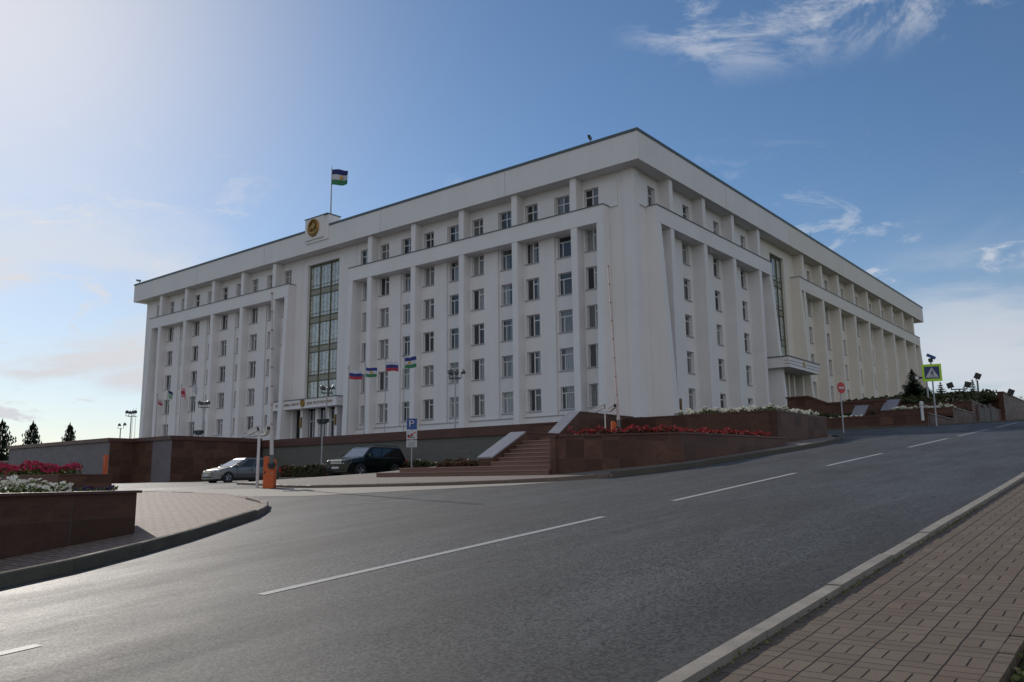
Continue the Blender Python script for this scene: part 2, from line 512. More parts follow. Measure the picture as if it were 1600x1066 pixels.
M['flag_pink'] = plain('flag_pink', (0.60, 0.30, 0.36), 0.8)


# ------------------------------------------------------------------ mesh helpers
class MB:
    def __init__(s):
        s.v, s.f, s.mi, s.mats = [], [], [], []
        s.cur = 0

    def mat(s, m):
        if m not in s.mats:
            s.mats.append(m)
        s.cur = s.mats.index(m)
        return s

    def add(s, vs, fs):
        o = len(s.v)
        s.v += [tuple(x) for x in vs]
        for f in fs:
            s.f.append(tuple(i + o for i in f))
            s.mi.append(s.cur)
        return s

    def quad(s, a, b, c, d):
        return s.add([a, b, c, d], [(0, 1, 2, 3)])

    def box(s, x0, x1, y0, y1, z0, z1):
        vs = [(x0, y0, z0), (x1, y0, z0), (x1, y1, z0), (x0, y1, z0), (x0, y0, z1), (x1, y0, z1), (x1, y1, z1), (x0, y1, z1)]
        return s.add(vs, [(0, 3, 2, 1), (4, 5, 6, 7), (0, 1, 5, 4), (1, 2, 6, 5), (2, 3, 7, 6), (3, 0, 4, 7)])

    def prism(s, pts, h0, h1, f):
        """extrude the polygon pts between h0 and h1; f(a, b, h) gives the 3D point"""
        n = len(pts)
        vs = [f(a, b, h0) for a, b in pts] + [f(a, b, h1) for a, b in pts]
        fs = [tuple(range(n))[::-1], tuple(range(n, 2 * n))] + [(i, (i + 1) % n, n + (i + 1) % n, n + i) for i in range(n)]
        return s.add(vs, fs)

    def tube(s, a, b, r0, r1=None, n=8, cap=True):
        a, b = Vector(a), Vector(b)
        r1 = r0 if r1 is None else r1
        d = (b - a).normalized()
        u = d.orthogonal().normalized()
        w = d.cross(u)
        vs = []
        for q, r in ((a, r0), (b, r1)):
            for i in range(n):
                t_ = 2 * math.pi * i / n
                vs.append(q + u * math.cos(t_) * r + w * math.sin(t_) * r)
        fs = [(i, (i + 1) % n, n + (i + 1) % n, n + i) for i in range(n)]
        if cap:
            fs += [tuple(range(n))[::-1], tuple(range(n, 2 * n))]
        return s.add(vs, fs)

    def xf(s, mtx, start=0):
        for i in range(start, len(s.v)):
            s.v[i] = tuple(mtx @ Vector(s.v[i]))
        return s

    def build(s, name, m=None, parent=None, off=None, smooth=False, recalc=True):
        """off: world location of the parent, taken off the vertices"""
        if m is not None and not s.mats:
            s.mats = [m]
        me = bpy.data.meshes.new(name)
        vs = s.v if off is None else [(x - off[0], y - off[1], z - off[2]) for x, y, z in s.v]
        me.from_pydata(vs, [], s.f)
        for k, mm in enumerate(s.mats):
            me.materials.append(M[mm] if isinstance(mm, str) else mm)
        if len(s.mats) > 1:
            me.polygons.foreach_set('material_index', s.mi)
        if recalc:
            bm = bmesh.new()
            bm.from_mesh(me)
            bmesh.ops.recalc_face_normals(bm, faces=bm.faces)
            bm.to_mesh(me)
            bm.free()
        if smooth:
            me.polygons.foreach_set('use_smooth', [True] * len(me.polygons))
        me.update()
        o = bpy.data.objects.new(name, me)
        col.objects.link(o)
        if parent:
            o.parent = parent
        return o


def tag(o, label=None, cat=None, group=None, kind=None):
    if label:
        o['label'] = label
    if cat:
        o['category'] = cat
    if group:
        o['group'] = group
    if kind:
        o['kind'] = kind
    return o


def thing(name, label, cat, loc=(0, 0, 0), rz=0.0, group=None):
    o = bpy.data.objects.new(name, None)
    o.empty_display_size = 0.3
    col.objects.link(o)
    o.location = loc
    o.rotation_euler = (0, 0, rz)
    return tag(o, label, cat, group)


def kids(o):
    return [c for c in bpy.data.objects if c.parent == o]


def copy_tree(o, parent=None):
    c = o.copy()
    col.objects.link(c)
    c.parent = parent
    for ch in kids(o):
        copy_tree(ch, c)
    return c


def struct(o):
    o['kind'] = 'structure'
    return o


# ------------------------------------------------------------------ ground heights
def zr(y):
    if y < -110:
        return -1.6 + .079 * (-50.13)
    if y < 0:
        return -1.6 + .079 * (y + 59.87)
    if y < 60:
        return 3.13 + .0565 * y
    return 6.52 + 0.02 * (y - 60)


def sstep(a, b, x):
    t_ = max(0., min(1., (x - a) / (b - a)))
    return t_ * t_ * (3 - 2 * t_)


def H(x, y):
    if y <= -42.4 or x > 9:
        return zr(y)
    w = sstep(-3, 9, x)
    return zr(y) * w + (-.223 + .02 * (y + 42.4)) * (1 - w)


def sheet(name, poly, mat, rise, step=1.5, thick=0.0, bounds=None):
    """a polygon draped over the ground at a given rise, with side faces if thick"""
    bm = bmesh.new()
    f = bm.faces.new([bm.verts.new((x, y, 0)) for x, y in poly])
    xs = [p_[0] for p_ in poly]
    ys = [p_[1] for p_ in poly]
    cuts = []
    x = math.floor(min(xs)) + 0.013
    while x < max(xs):
        cuts.append(((x, 0, 0), (1, 0, 0)))
        x += step
    y = math.floor(min(ys)) + 0.017
    while y < max(ys):
        cuts.append(((0, y, 0), (0, 1, 0)))
        y += step
    for extra in (-42.4, 0, 60):
        cuts.append(((0, extra, 0), (0, 1, 0)))
    for co, no in cuts:
        bmesh.ops.bisect_plane(bm, geom=bm.verts[:] + bm.edges[:] + bm.faces[:], plane_co=co, plane_no=no)
    bound = [e for e in bm.edges if len(e.link_faces) == 1]
    if thick:
        ex = bmesh.ops.extrude_edge_only(bm, edges=bound)
        low_ = {v for v in ex['geom'] if isinstance(v, bmesh.types.BMVert)}
    else:
        low_ = set()
    for v in bm.verts:
        v.co.z = H(v.co.x, v.co.y) + rise - (thick if v in low_ else 0)
    bmesh.ops.recalc_face_normals(bm, faces=bm.faces)
    up = sum(f_.normal.z for f_ in bm.faces)
    if up < 0:
        bmesh.ops.reverse_faces(bm, faces=bm.faces)
    me = bpy.data.meshes.new(name)
    bm.to_mesh(me)
    bm.free()
    me.materials.append(M[mat])
    o = bpy.data.objects.new(name, me)
    col.objects.link(o)
    return struct(o)


def kerb(name, path, mat, rise, width=0.15, stone=1.0, inward=1):
    """kerb stones along a polyline, on its inner side"""
    pts = [Vector((x, y)) for x, y in path]
    res = [pts[0]]
    acc = 0
    out = [(pts[0], (pts[1] - pts[0]).normalized())]
    for a, b in zip(pts, pts[1:]):
        d = b - a
        L = d.length
        pos = stone - acc
        while pos < L:
            out.append((a + d * (pos / L), d.normalized()))
            pos += stone
        acc = L - (pos - stone)
    out.append((pts[-1], (pts[-1] - pts[-2]).normalized()))
    mb = MB()
    for (a, da), (b, db) in zip(out, out[1:]):
        d = b - a
        if d.length < 0.1:
            continue
        u = d.normalized()
        a2, b2 = a + u * 0.006, b - u * 0.006
        nrm = Vector((-u.y, u.x)) * inward
        j = random.uniform(-.006, .006)
        rr = []
        for q in (a2, b2, b2 + nrm * width, a2 + nrm * width):
            rr.append((q.x, q.y, H(q.x, q.y) + rise + j))
        lo_ = [(x, y, z - 0.4) for x, y, z in rr]
        # small chamfer on the road side
        ch = [(rr[0][0] + nrm.x * .02, rr[0][1] + nrm.y * .02, rr[0][2]), (rr[1][0] + nrm.x * .02, rr[1][1] + nrm.y * .02, rr[1][2])]
        e0 = (rr[0][0], rr[0][1], rr[0][2] - .02)
        e1 = (rr[1][0], rr[1][1], rr[1][2] - .02)
        mb.add([ch[0], ch[1], rr[2], rr[3], e0, e1, lo_[0], lo_[1], lo_[2], lo_[3]],
               [(0, 1, 2, 3), (4, 5, 1, 0), (6, 7, 5, 4), (7, 8, 2, 1, 5), (8, 9, 3, 2), (9, 6, 4, 0, 3)])
    return struct(mb.build(name, mat))


def arc(p0, p1, p2, n=8):
    o = []
    for i in range(n + 1):
        t_ = i / n
        o.append(((1 - t_) ** 2 * p0[0] + 2 * t_ * (1 - t_) * p1[0] + t_ * t_ * p2[0], (1 - t_) ** 2 * p0[1] + 2 * t_ * (1 - t_) * p1[1] + t_ * t_ * p2[1]))
    return o


# far ground
def big_ground():
    xs = [-3000, -1200, -500, -250, -120, -90, -60, -40, -20, -10, -3, 0, 3, 6, 9, 15, 21, 26, 31.3, 36, 45, 60, 100, 200, 500, 1200, 3000]
    ys = [-3000, -1200, -500, -250, -140, -110, -90, -75, -65, -60, -55, -50, -42.4, -36, -30, -25, -20, -10, 0, 10, 30, 60, 100, 140, 200, 500, 1200, 3000]
    mb = MB()
    for y in ys:
        for x in xs:
            h = H(x, max(-110, min(60, y))) - 0.12
            if x < -45:
                h -= min(40, (-45 - x) * 0.06)
            if x < 20 and y > 0:
                h -= 0.5
            mb.v.append((x, y, h))
    nx = len(xs)
    for j in range(len(ys) - 1):
        for i in range(nx - 1):
            mb.f.append((j * nx + i, j * nx + i + 1, (j + 1) * nx + i + 1, (j + 1) * nx + i))
            mb.mi.append(0)
    return struct(mb.build('ground', 'earth'))


big_ground()
sheet('road', [(-70, -110), (31.42, -110), (31.42, 130), (4, 130), (4, -20), (-70, -20)], 'asphalt', 0.0, 3.0)
# pale concrete apron at the side road
sheet('concrete_apron', [(8.5, -44.35), (12.0, -45.3), (14.3, -45.0), (17.2, -43.2), (19.3, -41.9), (20.2, -40.9), (19.4, -41.1), (17, -41.9), (12, -42.62), (8.5, -42.9), (2, -43.2), (2, -43.6)], 'concrete', 0.006, 1.0)


def lane_dash(name, x0, y0, x1, y1, w=0.14):
    mb = MB()
    n = max(2, int(abs(y1 - y0) / 1.0))
    d = Vector((x1 - x0, y1 - y0)).normalized()
    nr = Vector((-d.y, d.x)) * w / 2
    for i in range(n):
        a = Vector((x0, y0)).lerp(Vector((x1, y1)), i / n)
        b = Vector((x0, y0)).lerp(Vector((x1, y1)), (i + 1) / n)
        q = [a + nr, b + nr, b - nr, a - nr]
        mb.add([(p_.x, p_.y, H(p_.x, p_.y) + .005) for p_ in q], [(0, 3, 2, 1)])
    return struct(mb.build(name, 'paint'))


DASH = [(-62.5, -56.72), (-54.55, -47.85), (-45.35, -38.75), (-36.3, -30.7), (-27.2, -20.5), (-18.3, -10.5), (-8, 0), (4, 10)]
for i, (a, b) in enumerate(DASH):
    lane_dash('lane_marking', 26.15, a, 26.15, b)
lane_dash('lane_marking', 18.1, -46.6, 20.0, -45.4, 0.08)

# right pavement
sheet('pavement', [(31.5, -110), (32.875, -110), (32.875, 60), (31.5, 60)], 'pavers', 0.062, 3.0)
kerb('kerb', [(31.40, -85), (31.40, 60)], 'kerb', 0.115, 0.14, 1.62, -1)
kerb('kerb', [(32.86, -85), (32.86, 60)], 'pavers', 0.066, 0.11, 0.22, -1)
sheet('grass_verge', [(32.985, -110), (60, -110), (60, 60), (32.985, 60)], 'earth', 0.0, 6.0)
# island pavement on the left
isl = [(23.2, -62), (22.6, -56.6), (22.05, -54.8), (21.5, -53.7), (20.4, -52.0), (19.1, -50.3), (18.3, -49.3), (17.3, -48.35), (15.9, -47.35), (14.0, -46.55), (11.0, -45.35), (7.0, -44.75), (2, -44.4), (-6, -44.2), (-60, -44.2)]
kerb('kerb', isl[:7], 'kerb_shaded_dirty', 0.17, 0.14, 1.5, 1)
kerb('kerb', isl[6:10], 'kerb_brown', 0.14, 0.18, 0.75, 1)
kerb('kerb', isl[9:], 'kerb_brown', 0.10, 0.14, 1.5, 1)


def inset(path, d, sgn=1):
    out = []
    for i, p_ in enumerate(path):
        a = Vector(path[max(0, i - 1)])
        b = Vector(path[min(len(path) - 1, i + 1)])
        u = (b - a).normalized()
        out.append((p_[0] - u.y * d * sgn, p_[1] + u.x * d * sgn))
    return out


sheet('pavement', inset(isl, 0.135) + [(-60, -70), (23.3, -70)], 'pavers_pink', 0.09, 1.5)
# pavement before the stairs
kp = [(4.0, -40.6), (7.6, -41.7), (9.4, -42.35), (11.6, -42.5), (14.3, -42.2), (16.8, -41.75), (18.8, -41.15), (20.0, -40.5), (21.1, -39.4), (21.75, -37.6), (21.9, -35), (21.9, -28), (21.8, -24), (21.5, -20.5), (20.9, -17.6), (19.9, -14.9), (18.2, -12.8), (15.5, -12.2), (8, -12.0)]
kerb('kerb', kp[:9], 'kerb_brown', 0.10, 0.15, 1.5, 1)
kerb('kerb', kp[8:], 'kerb_shaded_dirty', 0.16, 0.15, 1.6, 1)
sheet('pavement', inset(kp, 0.145) + [(8, -37), (4, -39)], 'pavers_grey', 0.085, 1.5)
# kerb and pavement beyond the second side road
kq = [(8, 1.2), (16.5, 1.2), (18.6, 1.6), (20.0, 2.8), (20.6, 5), (20.7, 12), (20.7, 62)]
kerb('kerb', kq, 'kerb_shaded_dirty', 0.14, 0.15, 2.0, 1)
sheet('pavement', inset(kq, 0.145) + [(17, 62), (17, 5), (8, 3.2)], 'pavers_grey', 0.08, 3.0)
# kerb along the far edge of the parking
kerb('kerb', [(-60, -24.6), (9.5, -24.6)], 'kerb', 0.12, 0.15, 2.0, 1)

exec_parts = []

# ------------------------------------------------------------------ the government building
BZ = 3.0                                     # level of its terrace
ZT, ZF, ZL, ZLB = 30.23, 27.39, 24.18, 22.63
XL, YB = -88.92, 102.25                      # far ends of the cornice
SILLS = [20.52, 16.94, 13.37, 9.79, 6.22]
bld = thing('government_building', 'huge white ribbed government building with a gold crest on its roof edge', 'building', (0, 0, BZ))
OFF = (0, 0, BZ)


def Fm(s, d, z):
    return (s, d, z)


def Rm(s, d, z):
    return (-d, s, z)


def sbox(mb, fm, s0, s1, d0, d1, z0, z1):
    c = [fm(s, d, z) for z in (z0, z1) for s, d in ((s0, d0), (s1, d0), (s1, d1), (s0, d1))]
    mb.add(c, [(0, 3, 2, 1), (4, 5, 6, 7), (0, 1, 5, 4), (1, 2, 6, 5), (2, 3, 7, 6), (3, 0, 4, 7)])


def wallgrid(mb, fm, s0, s1, z0, z1, d, holes, rev=0.32):
    ss = sorted({s0, s1} | {h[0] for h in holes} | {h[1] for h in holes})
    zz = sorted({z0, z1} | {h[2] for h in holes} | {h[3] for h in holes})
    for a, b in zip(ss, ss[1:]):
        for e, f in zip(zz, zz[1:]):
            m_ = ((a + b) / 2, (e + f) / 2)
            if any(h[0] < m_[0] < h[1] and h[2] < m_[1] < h[3] for h in holes):
                continue
            mb.quad(fm(a, d, e), fm(b, d, e), fm(b, d, f), fm(a, d, f))
    for a, b, e, f in holes:
        D = d + rev
        mb.quad(fm(a, d, e), fm(a, D, e), fm(a, D, f), fm(a, d, f))
        mb.quad(fm(b, d, e), fm(b, D, e), fm(b, D, f), fm(b, d, f))
        mb.quad(fm(a, d, f), fm(b, d, f), fm(b, D, f), fm(a, D, f))
        mb.quad(fm(a, d, e), fm(b, d, e), fm(b, D, e), fm(a, D, e))


winlist = []                                  # (facade, s centre, depth, z, kind)
WW = {'double': (1.6, 2.08), 'single': (1.6, 2.08), 'narrow': (1.1, 2.08), 'cross': (1.6, 1.98)}


def addwin(fac, s, d, z, kind):
    winlist.append((fac, s, d, z, kind))
    w, h = WW[kind]
    return (s - w / 2, s + w / 2, z, z + h)


def flared(mb, fm, s0, s1, d_top, d_bot, d_in, z0, z1):
    pts = [(d_top, z1), (d_in, z1), (d_in, z0), (d_bot, z0)]
    vs = [fm(s0, d, z) for d, z in pts] + [fm(s1, d, z) for d, z in pts]
    mb.add(vs, [(0, 1, 2, 3), (7, 6, 5, 4), (0, 4, 5, 1), (1, 5, 6, 2), (2, 6, 7, 3), (3, 7, 4, 0)])


WD, WD2 = 1.44, 1.66


def wing(fac, fm, s0, s1, fins, mat, flare, leg=0.75, zb=3.0):
    """one colonnaded wing between s0 and s1"""
    wall = MB().mat(mat)
    cs = [fins[0] - (fins[1] - fins[0])] + list(fins)
    pitch_ = fins[1] - fins[0]
    lim0, lim1 = s0 + leg, s1 - leg
    for c in cs:
        for (a, b, d, wa, kind) in ((c - .02, c + 3.95, WD, c + 1.3, 'double'), (c + 3.95, c + pitch_ - .02, WD2, c + 4.98, 'single')):
            a, b = max(a, s0), min(b, s1)
            if b - a < 0.3:
                continue
            k2 = kind
            w = WW[kind][0]
            if wa - w / 2 < lim0 + .12 or wa + w / 2 > lim1 - .12:
                k2 = 'narrow'
                w = 1.1
                if lim0 - 0.9 < wa < lim0 + .7:
                    wa = lim0 + .7
                elif lim1 - .7 < wa < lim1 + .9:
                    wa = lim1 - .7
                if wa - w / 2 < a + .05 or wa + w / 2 > b - .05:
                    k2 = None
            holes = []
            if k2:
                for z in SILLS:
                    holes.append(addwin(fac, wa, d + .30, z, k2))
            wallgrid(wall, fm, a, b, zb, ZLB + .3, d, holes)
        e = c + 3.95
        if s0 < e < s1:
            wall.quad(fm(e, WD, zb), fm(e, WD2, zb), fm(e, WD2, ZLB + .3), fm(e, WD, ZLB + .3))
    wall.build('wall', None, bld, OFF)
    # ledge and end legs
    lg = MB().mat(mat)
    sbox(lg, fm, s0, s1, .30, WD2, ZLB, ZL)
    flared(lg, fm, s0 + .01, s0 + leg, .315, .30 - flare, WD2, zb, ZLB)
    flared(lg, fm, s1 - leg, s1 - .01, .315, .30 - flare, WD2, zb, ZLB)
    lg.build('ledge', None, bld, OFF)
    cp = MB().mat('coping')
    sbox(cp, fm, s0 - .06, s1 + .06, .23, WD + .1, ZL, ZL + .075)
    cp.build('ledge_coping', None, bld, OFF)
    for c in fins:
        f_ = MB().mat(mat)
        sbox(f_, fm, c - .34, c + .34, .34, WD2 + .05, zb, ZLB + .02)
        f_.build('pilaster', None, bld, OFF)
    # plinth band with its own small sill between the pilasters
    pl = MB().mat(mat)
    for a, b in zip([s0 + leg] + [c + .34 for c in fins], [c - .34 for c in fins] + [s1 - leg]):
        if b - a > .3:
            sbox(pl, fm, a, b, 1.18, WD2, zb, 5.62)
            pl.mat('sill')
            sbox(pl, fm, a, b, 1.10, WD2, 5.62, 5.70)
            pl.mat(mat)
    pl.build('plinth_band', None, bld, OFF)


def topfloor(fac, fm, s0, s1, fins, mat, extra=()):
    wall = MB().mat(mat)
    holes, panels = [], []
    pitch_ = fins[1] - fins[0]
    cs = [fins[0] - pitch_] + list(fins)
    for c in cs:
        for wa, kind in ((c + 1.3, 'cross'), (c + 4.98, 'cross')):
            if s0 + .9 < wa < s1 - .9:
                holes.append(addwin(fac, wa, WD + .33, 24.44, kind))
        a, b = c + 2.15, c + 4.13
        if a > s0 + .3 and b < s1 - .3:
            panels.append((a, b))
    for wa in extra:
        holes.append(addwin(fac, wa, WD + .33, 24.44, 'cross'))
    holes.sort()
    wallgrid(wall, fm, s0, s1, ZL - .05, ZF + .3, WD + .02, holes)
    for a, b in panels:
        sbox(wall, fm, a, b, WD - .14, WD + .2, ZL - .03, 26.50)
    wall.build('top_wall', None, bld, OFF)
    for c in fins:
        f_ = MB().mat(mat)
        sbox(f_, fm, c - .34, c + .34, .34, WD + .2, ZL + .075, ZF + .02)
        f_.build('top_pilaster', None, bld, OFF)


FR = [-35.1, -28.1, -21.1, -14.12, -7.15]
FL = [-81.25, -74.25, -67.2, -60.2, -53.2]
R1 = [6.5, 13.35, 20.2, 27.05]
R2 = [41.0 + 6.85 * i for i in range(9)]
wing('F', Fm, -38.65, -3.9, FR, 'white', 0.55)
wing('F', Fm, -84.17, -50.05, FL, 'white', 0.55)
wing('R', Rm, 3.55, 30.43, R1, 'white', 1.15)
wing('R', Rm, 39.14, 99.5, R2, 'cream', 1.0)
topfloor('F', Fm, -38.6, -1.5, FR, 'white')
topfloor('F', Fm, -87.4, -50.1, FL, 'white')
topfloor('R', Rm, 1.5, 30.6, R1, 'white')
topfloor('R', Rm, 39.0, 100.8, R2, 'cream')

# central walls with the tall windows, corner walls, core
cw = MB().mat('white')
GX0, GX1, GZ0, GZ1 = -47.7, -41.75, 9.62, 26.3
wallgrid(cw, Fm, -50.1, -38.6, BZ, ZF + .3, WD, [(GX0, GX1, GZ0, GZ1), (-51.3 + 1.4, -39.3, BZ, 8.55)], 0.7)
sbox(cw, Fm, -49.0, -48.72, WD - .06, WD + .02, 9.7, 26.9)      # raised line round the tall window
sbox(cw, Fm, -49.0, -40.3, WD - .06, WD + .02, 26.9, 27.05)
for s0_, s1_ in ((-3.95, -2.42), (-87.42, -84.1)):
    cw.build('wall', None, bld, OFF)
    cw = MB().mat('white')
    wallgrid(cw, Fm, s0_, s1_, 5.05, ZF + .3, WD, [])
cw.build('wall', None, bld, OFF)
rw = MB().mat('white')
wallgrid(rw, Rm, 2.30, 3.6, 5.05, ZF + .3, WD, [])
rw.build('wall', None, bld, OFF)
rw = MB().mat('cream')
wallgrid(rw, Rm, 30.4, 39.2, 6.0, ZF + .3, WD, [(32.9, 37.2, 13.7, 26.2), (31.4, 38.3, 6.0, 12.3)], 0.6)
rw.build('wall', None, bld, OFF)
rw = MB().mat('cream')
wallgrid(rw, Rm, 99.4, 100.9, BZ, ZF + .3, WD, [])
rw.build('wall', None, bld, OFF)
# square corner pier standing a little proud
pier = MB().mat('white')
pier.box(-2.42, -1.32, 1.32, 2.30, 5.05, ZF + .02)
pier.build('corner_pier', None, bld, OFF)
gp = MB().mat('granite')
gp.box(-4.0, -1.26, 1.24, 3.6, 2.2, 5.05)
gp.build('granite_plinth', None, bld, OFF)
# body behind the facades, far walls and flat roof
core = MB().mat('white')
core.box(XL + 1.46, -2.2, 2.3, YB - 1.46, BZ - 2, 29.6)
core.build('core_wall', None, bld, OFF)
dk = MB().mat('dark')
dk.box(-87.3, -1.62, 2.08, 2.28, BZ, ZF)
dk.box(-2.1, -1.98, 2.3, 100.7, BZ, ZF)
dk.build('window_backing', None, bld, OFF)
sw = MB().mat('white')
sw.quad((XL + 1.5, 1.44, BZ), (XL + 1.5, 100, BZ), (XL + 1.5, 100, ZF + .2), (XL + 1.5, 1.44, ZF + .2))
sw.build('side_wall', None, bld, OFF)

# cornice: band round all four sides with its soffit
fa = MB().mat('white')
fa.box(XL, 0, 0, 2.0, ZF, 29.98)
fa.box(XL, XL + 2, 2.0, YB, ZF, 29.98)
fa.box(XL + 2, 0, YB - 2, YB, ZF, 29.98)
fa.mat('white')
fa.box(-2.0, 0, 2.0, 36.0, ZF, 29.98)
fa.mat('cream')
fa.box(-2.0, 0, 36.0, YB - 2, ZF, 29.98)
fa.build('cornice', None, bld, OFF)
for x in (-15.0, -33.0, -55.0, -71.0):
    MB().mat('sill').box(x, x + .03, -.012, .02, ZF, 29.9).build('expansion_joint', None, bld, OFF)
for y in (18.0, 36.0, 56.0, 78.0):
    MB().mat('sill').box(-.02, .012, y, y + .03, ZF, 29.9).build('expansion_joint', None, bld, OFF)
rc = MB().mat('coping')
rc.box(XL - .07, .07, -.07, .35, 29.98, ZT)
rc.box(-.35, .07, .35, YB + .07, 29.98, ZT)
rc.box(XL - .07, XL + .35, .35, YB + .07, 29.98, ZT)
rc.box(XL + .35, -.35, YB - .35, YB + .07, 29.98, ZT)
rc.build('roof_coping', None, bld, OFF)
rf = MB().mat('coping')
rf.box(XL + .35, -.35, .35, YB - .35, 29.5, 29.7)
rf.build('roof', None, bld, OFF)

# tall curtained windows
def tallwin(fm, s0, s1, z0, z1, d, nv, zs, name='tall_window'):
    fr = MB().mat('gold_frame')
    for i in range(nv + 1):
        s = s0 + (s1 - s0) * i / nv
        w = .09 if 0 < i < nv else .15
        sbox(fr, fm, s - w / 2, s + w / 2, d - .14, d + .05, z0, z1)
    for z in zs:
        sbox(fr, fm, s0, s1, d - .10, d + .05, z - .42, z - .32)
        sbox(fr, fm, s0, s1, d - .10, d + .05, z + .32, z + .42)
        fr.mat('tan_panel')
        sbox(fr, fm, s0, s1, d - .03, d + .05, z - .32, z + .32)
        fr.mat('tan_panel')
        sbox(fr, fm, s0, s1, d - .06, d + .05, z + 0.80, z + 0.86)
        fr.mat('gold_frame')
    sbox(fr, fm, s0, s1, d - .14, d + .05, z1 - .2, z1)
    f_ = fr.build(name, None, bld, OFF)
    g_ = MB().mat('tall_glass')
    g_.quad(fm(s0, d, z0), fm(s1, d, z0), fm(s1, d, z1), fm(s0, d, z1))
    g_.build('pane', None, f_, OFF)


tallwin(Fm, GX0, GX1, GZ0, GZ1, WD + .5, 3, [22.9, 19.4, 15.8, 12.25])
tallwin(Rm, 32.9, 37.2, 13.7, 26.2, WD + .45, 3, [22.9, 19.4, 15.8])

# windows: the hundred that show largest one by one
meshes = {}


def winmesh(kind):
    if kind in meshes:
        return meshes[kind]
    w, h = WW[kind]
    b = .075
    fr = MB().mat('frame')
    def bar(x0, x1, z0, z1):
        fr.box(x0, x1, -.05, .04, z0, z1)
    bar(-w / 2, w / 2, 0, b)
    bar(-w / 2, w / 2, h - b, h)
    bar(-w / 2, -w / 2 + b, b, h - b)
    bar(w / 2 - b, w / 2, b, h - b)
    if kind == 'double':
        bar(-.11, .03, b, h - b)
        bar(.03, w / 2 - b, h * .70, h * .70 + .11)
    elif kind == 'cross':
        bar(-.06, .06, b, h - b)
        bar(-w / 2 + b, -.06, h * .60, h * .60 + .11)
        bar(.06, w / 2 - b, h * .60, h * .60 + .11)
    elif kind == 'single':
        bar(-w / 2 + b, w / 2 - b, h * .70, h * .70 + .10)
        bar(-w / 2 + .42, -w / 2 + .52, b, h * .70)
    else:
        bar(-.3, -.2, b, h - b)
    f_ = fr
    g_ = MB().mat('glass').quad((-w / 2, 0, 0), (w / 2, 0, 0), (w / 2, 0, h), (-w / 2, 0, h))
    s_ = MB().mat('sill').box(-w / 2 - .08, w / 2 + .08, -.40, -.02, -.09, -.005)
    meshes[kind] = (f_, g_, s_)
    return meshes[kind]


def visible_rank(wn):
    fac, s, d, z, kind = wn
    p_ = Vector((s, d, z)) if fac == 'F' else Vector((-d, s, z))
    dist = (p_ - CAM).length
    nrm = Vector((0, -1, 0)) if fac == 'F' else Vector((1, 0, 0))
    cosv = max(0.02, nrm.dot((CAM - p_).normalized()))
    if fac == 'R' and kind != 'cross':
        # the near window of each bay is hidden by its pilaster
        for c in R1 + R2:
            if abs(s - (c + 1.3)) < .2:
                return 1e9
    return dist * dist / cosv


winlist.sort(key=visible_rank)
protos = {}
for wn in winlist[:100]:
    fac, s, d, z, kind = wn
    loc = (s, d, z - BZ) if fac == 'F' else (-d, s, z - BZ)
    if kind not in protos:
        f_, g_, s_ = winmesh(kind)
        a = f_.build('window', None, bld)
        b = g_.build('pane', None, a, recalc=False)
        c = s_.build('sill', None, a)
        protos[kind] = (a, b, c)
        w = a
    else:
        a, b, c = protos[kind]
        w = a.copy()
        col.objects.link(w)
        w.parent = bld
        for ch in (b, c):
            q = ch.copy()
            col.objects.link(q)
            q.parent = w
    w.location = loc
    w.rotation_euler = (0, 0, 0 if fac == 'F' else math.pi / 2)
rest = MB()
for fac, s, d, z, kind in winlist[100:]:
    for part in winmesh(kind):
        for f_, k in zip(part.f, part.mi):
            rest.mat(part.mats[k])
            vv = []
            for i in f_:
                x, y, zz = part.v[i]
                vv.append((s + x, d + y, z + zz) if fac == 'F' else (-(d + y), s + x, z + zz))
            rest.add(vv, [tuple(range(len(vv)))])
tag(rest.build('window', None, bld, OFF, recalc=False), kind='stuff')


# front entrance: canopy with lettering, columns, doors, lanterns
cy0 = 0.28
cn = MB().mat('white')
cn.box(-52.75, -40.27, cy0, WD, 8.50, 9.55)
cn.build('entrance_canopy', None, bld, OFF)
cc_ = MB().mat('coping')
cc_.box(-52.85, -40.17, cy0 - .09, WD, 9.55, 9.63)
canopy_cap = cc_.build('canopy_coping', None, bld, OFF)


def lettering(txt, size, x0, x1, y, z, mat, parent, off, rz=0.0, depth=.02, name='lettering', pos=None):
    cu = bpy.data.curves.new(name, 'FONT')
    cu.body = txt
    cu.size = size
    cu.extrude = depth
    cu.resolution_u = 3
    cu.align_x = 'CENTER'
    cu.align_y = 'CENTER'
    o = bpy.data.objects.new(name, cu)
    col.objects.link(o)
    bpy.context.view_layer.update()
    dg = bpy.context.evaluated_depsgraph_get()
    me = bpy.data.meshes.new_from_object(o.evaluated_get(dg))
    bpy.data.objects.remove(o)
    bpy.data.curves.remove(cu)
    me.name = name
    xs = [v.co.x for v in me.vertices]
    w = max(xs) - min(xs)
    mid = (max(xs) + min(xs)) / 2
    k = (x1 - x0) / w
    for v in me.vertices:
        v.co = Vector(((v.co.x - mid) * k, -v.co.z, v.co.y))
    me.materials.clear()
    me.materials.append(M[mat])
    q = bpy.data.objects.new(name, me)
    col.objects.link(q)
    q.parent = parent
    q.rotation_euler = (0, 0, rz)
    p_ = pos or ((x0 + x1) / 2, y, z)
    q.location = (p_[0] - off[0], p_[1] - off[1], p_[2] - off[2])
    return q


for txt, xa, xb in (('РЕСПУБЛИКА', -51.75, -48.75), ('ЙОРТО', -48.5, -47.15), ('ДОМ', -45.65, -44.7), ('РЕСПУБЛИКИ', -44.4, -41.0)):
    lettering(txt, 0.42, xa, xb, cy0 - .025, 9.02, 'letter', bld, OFF)


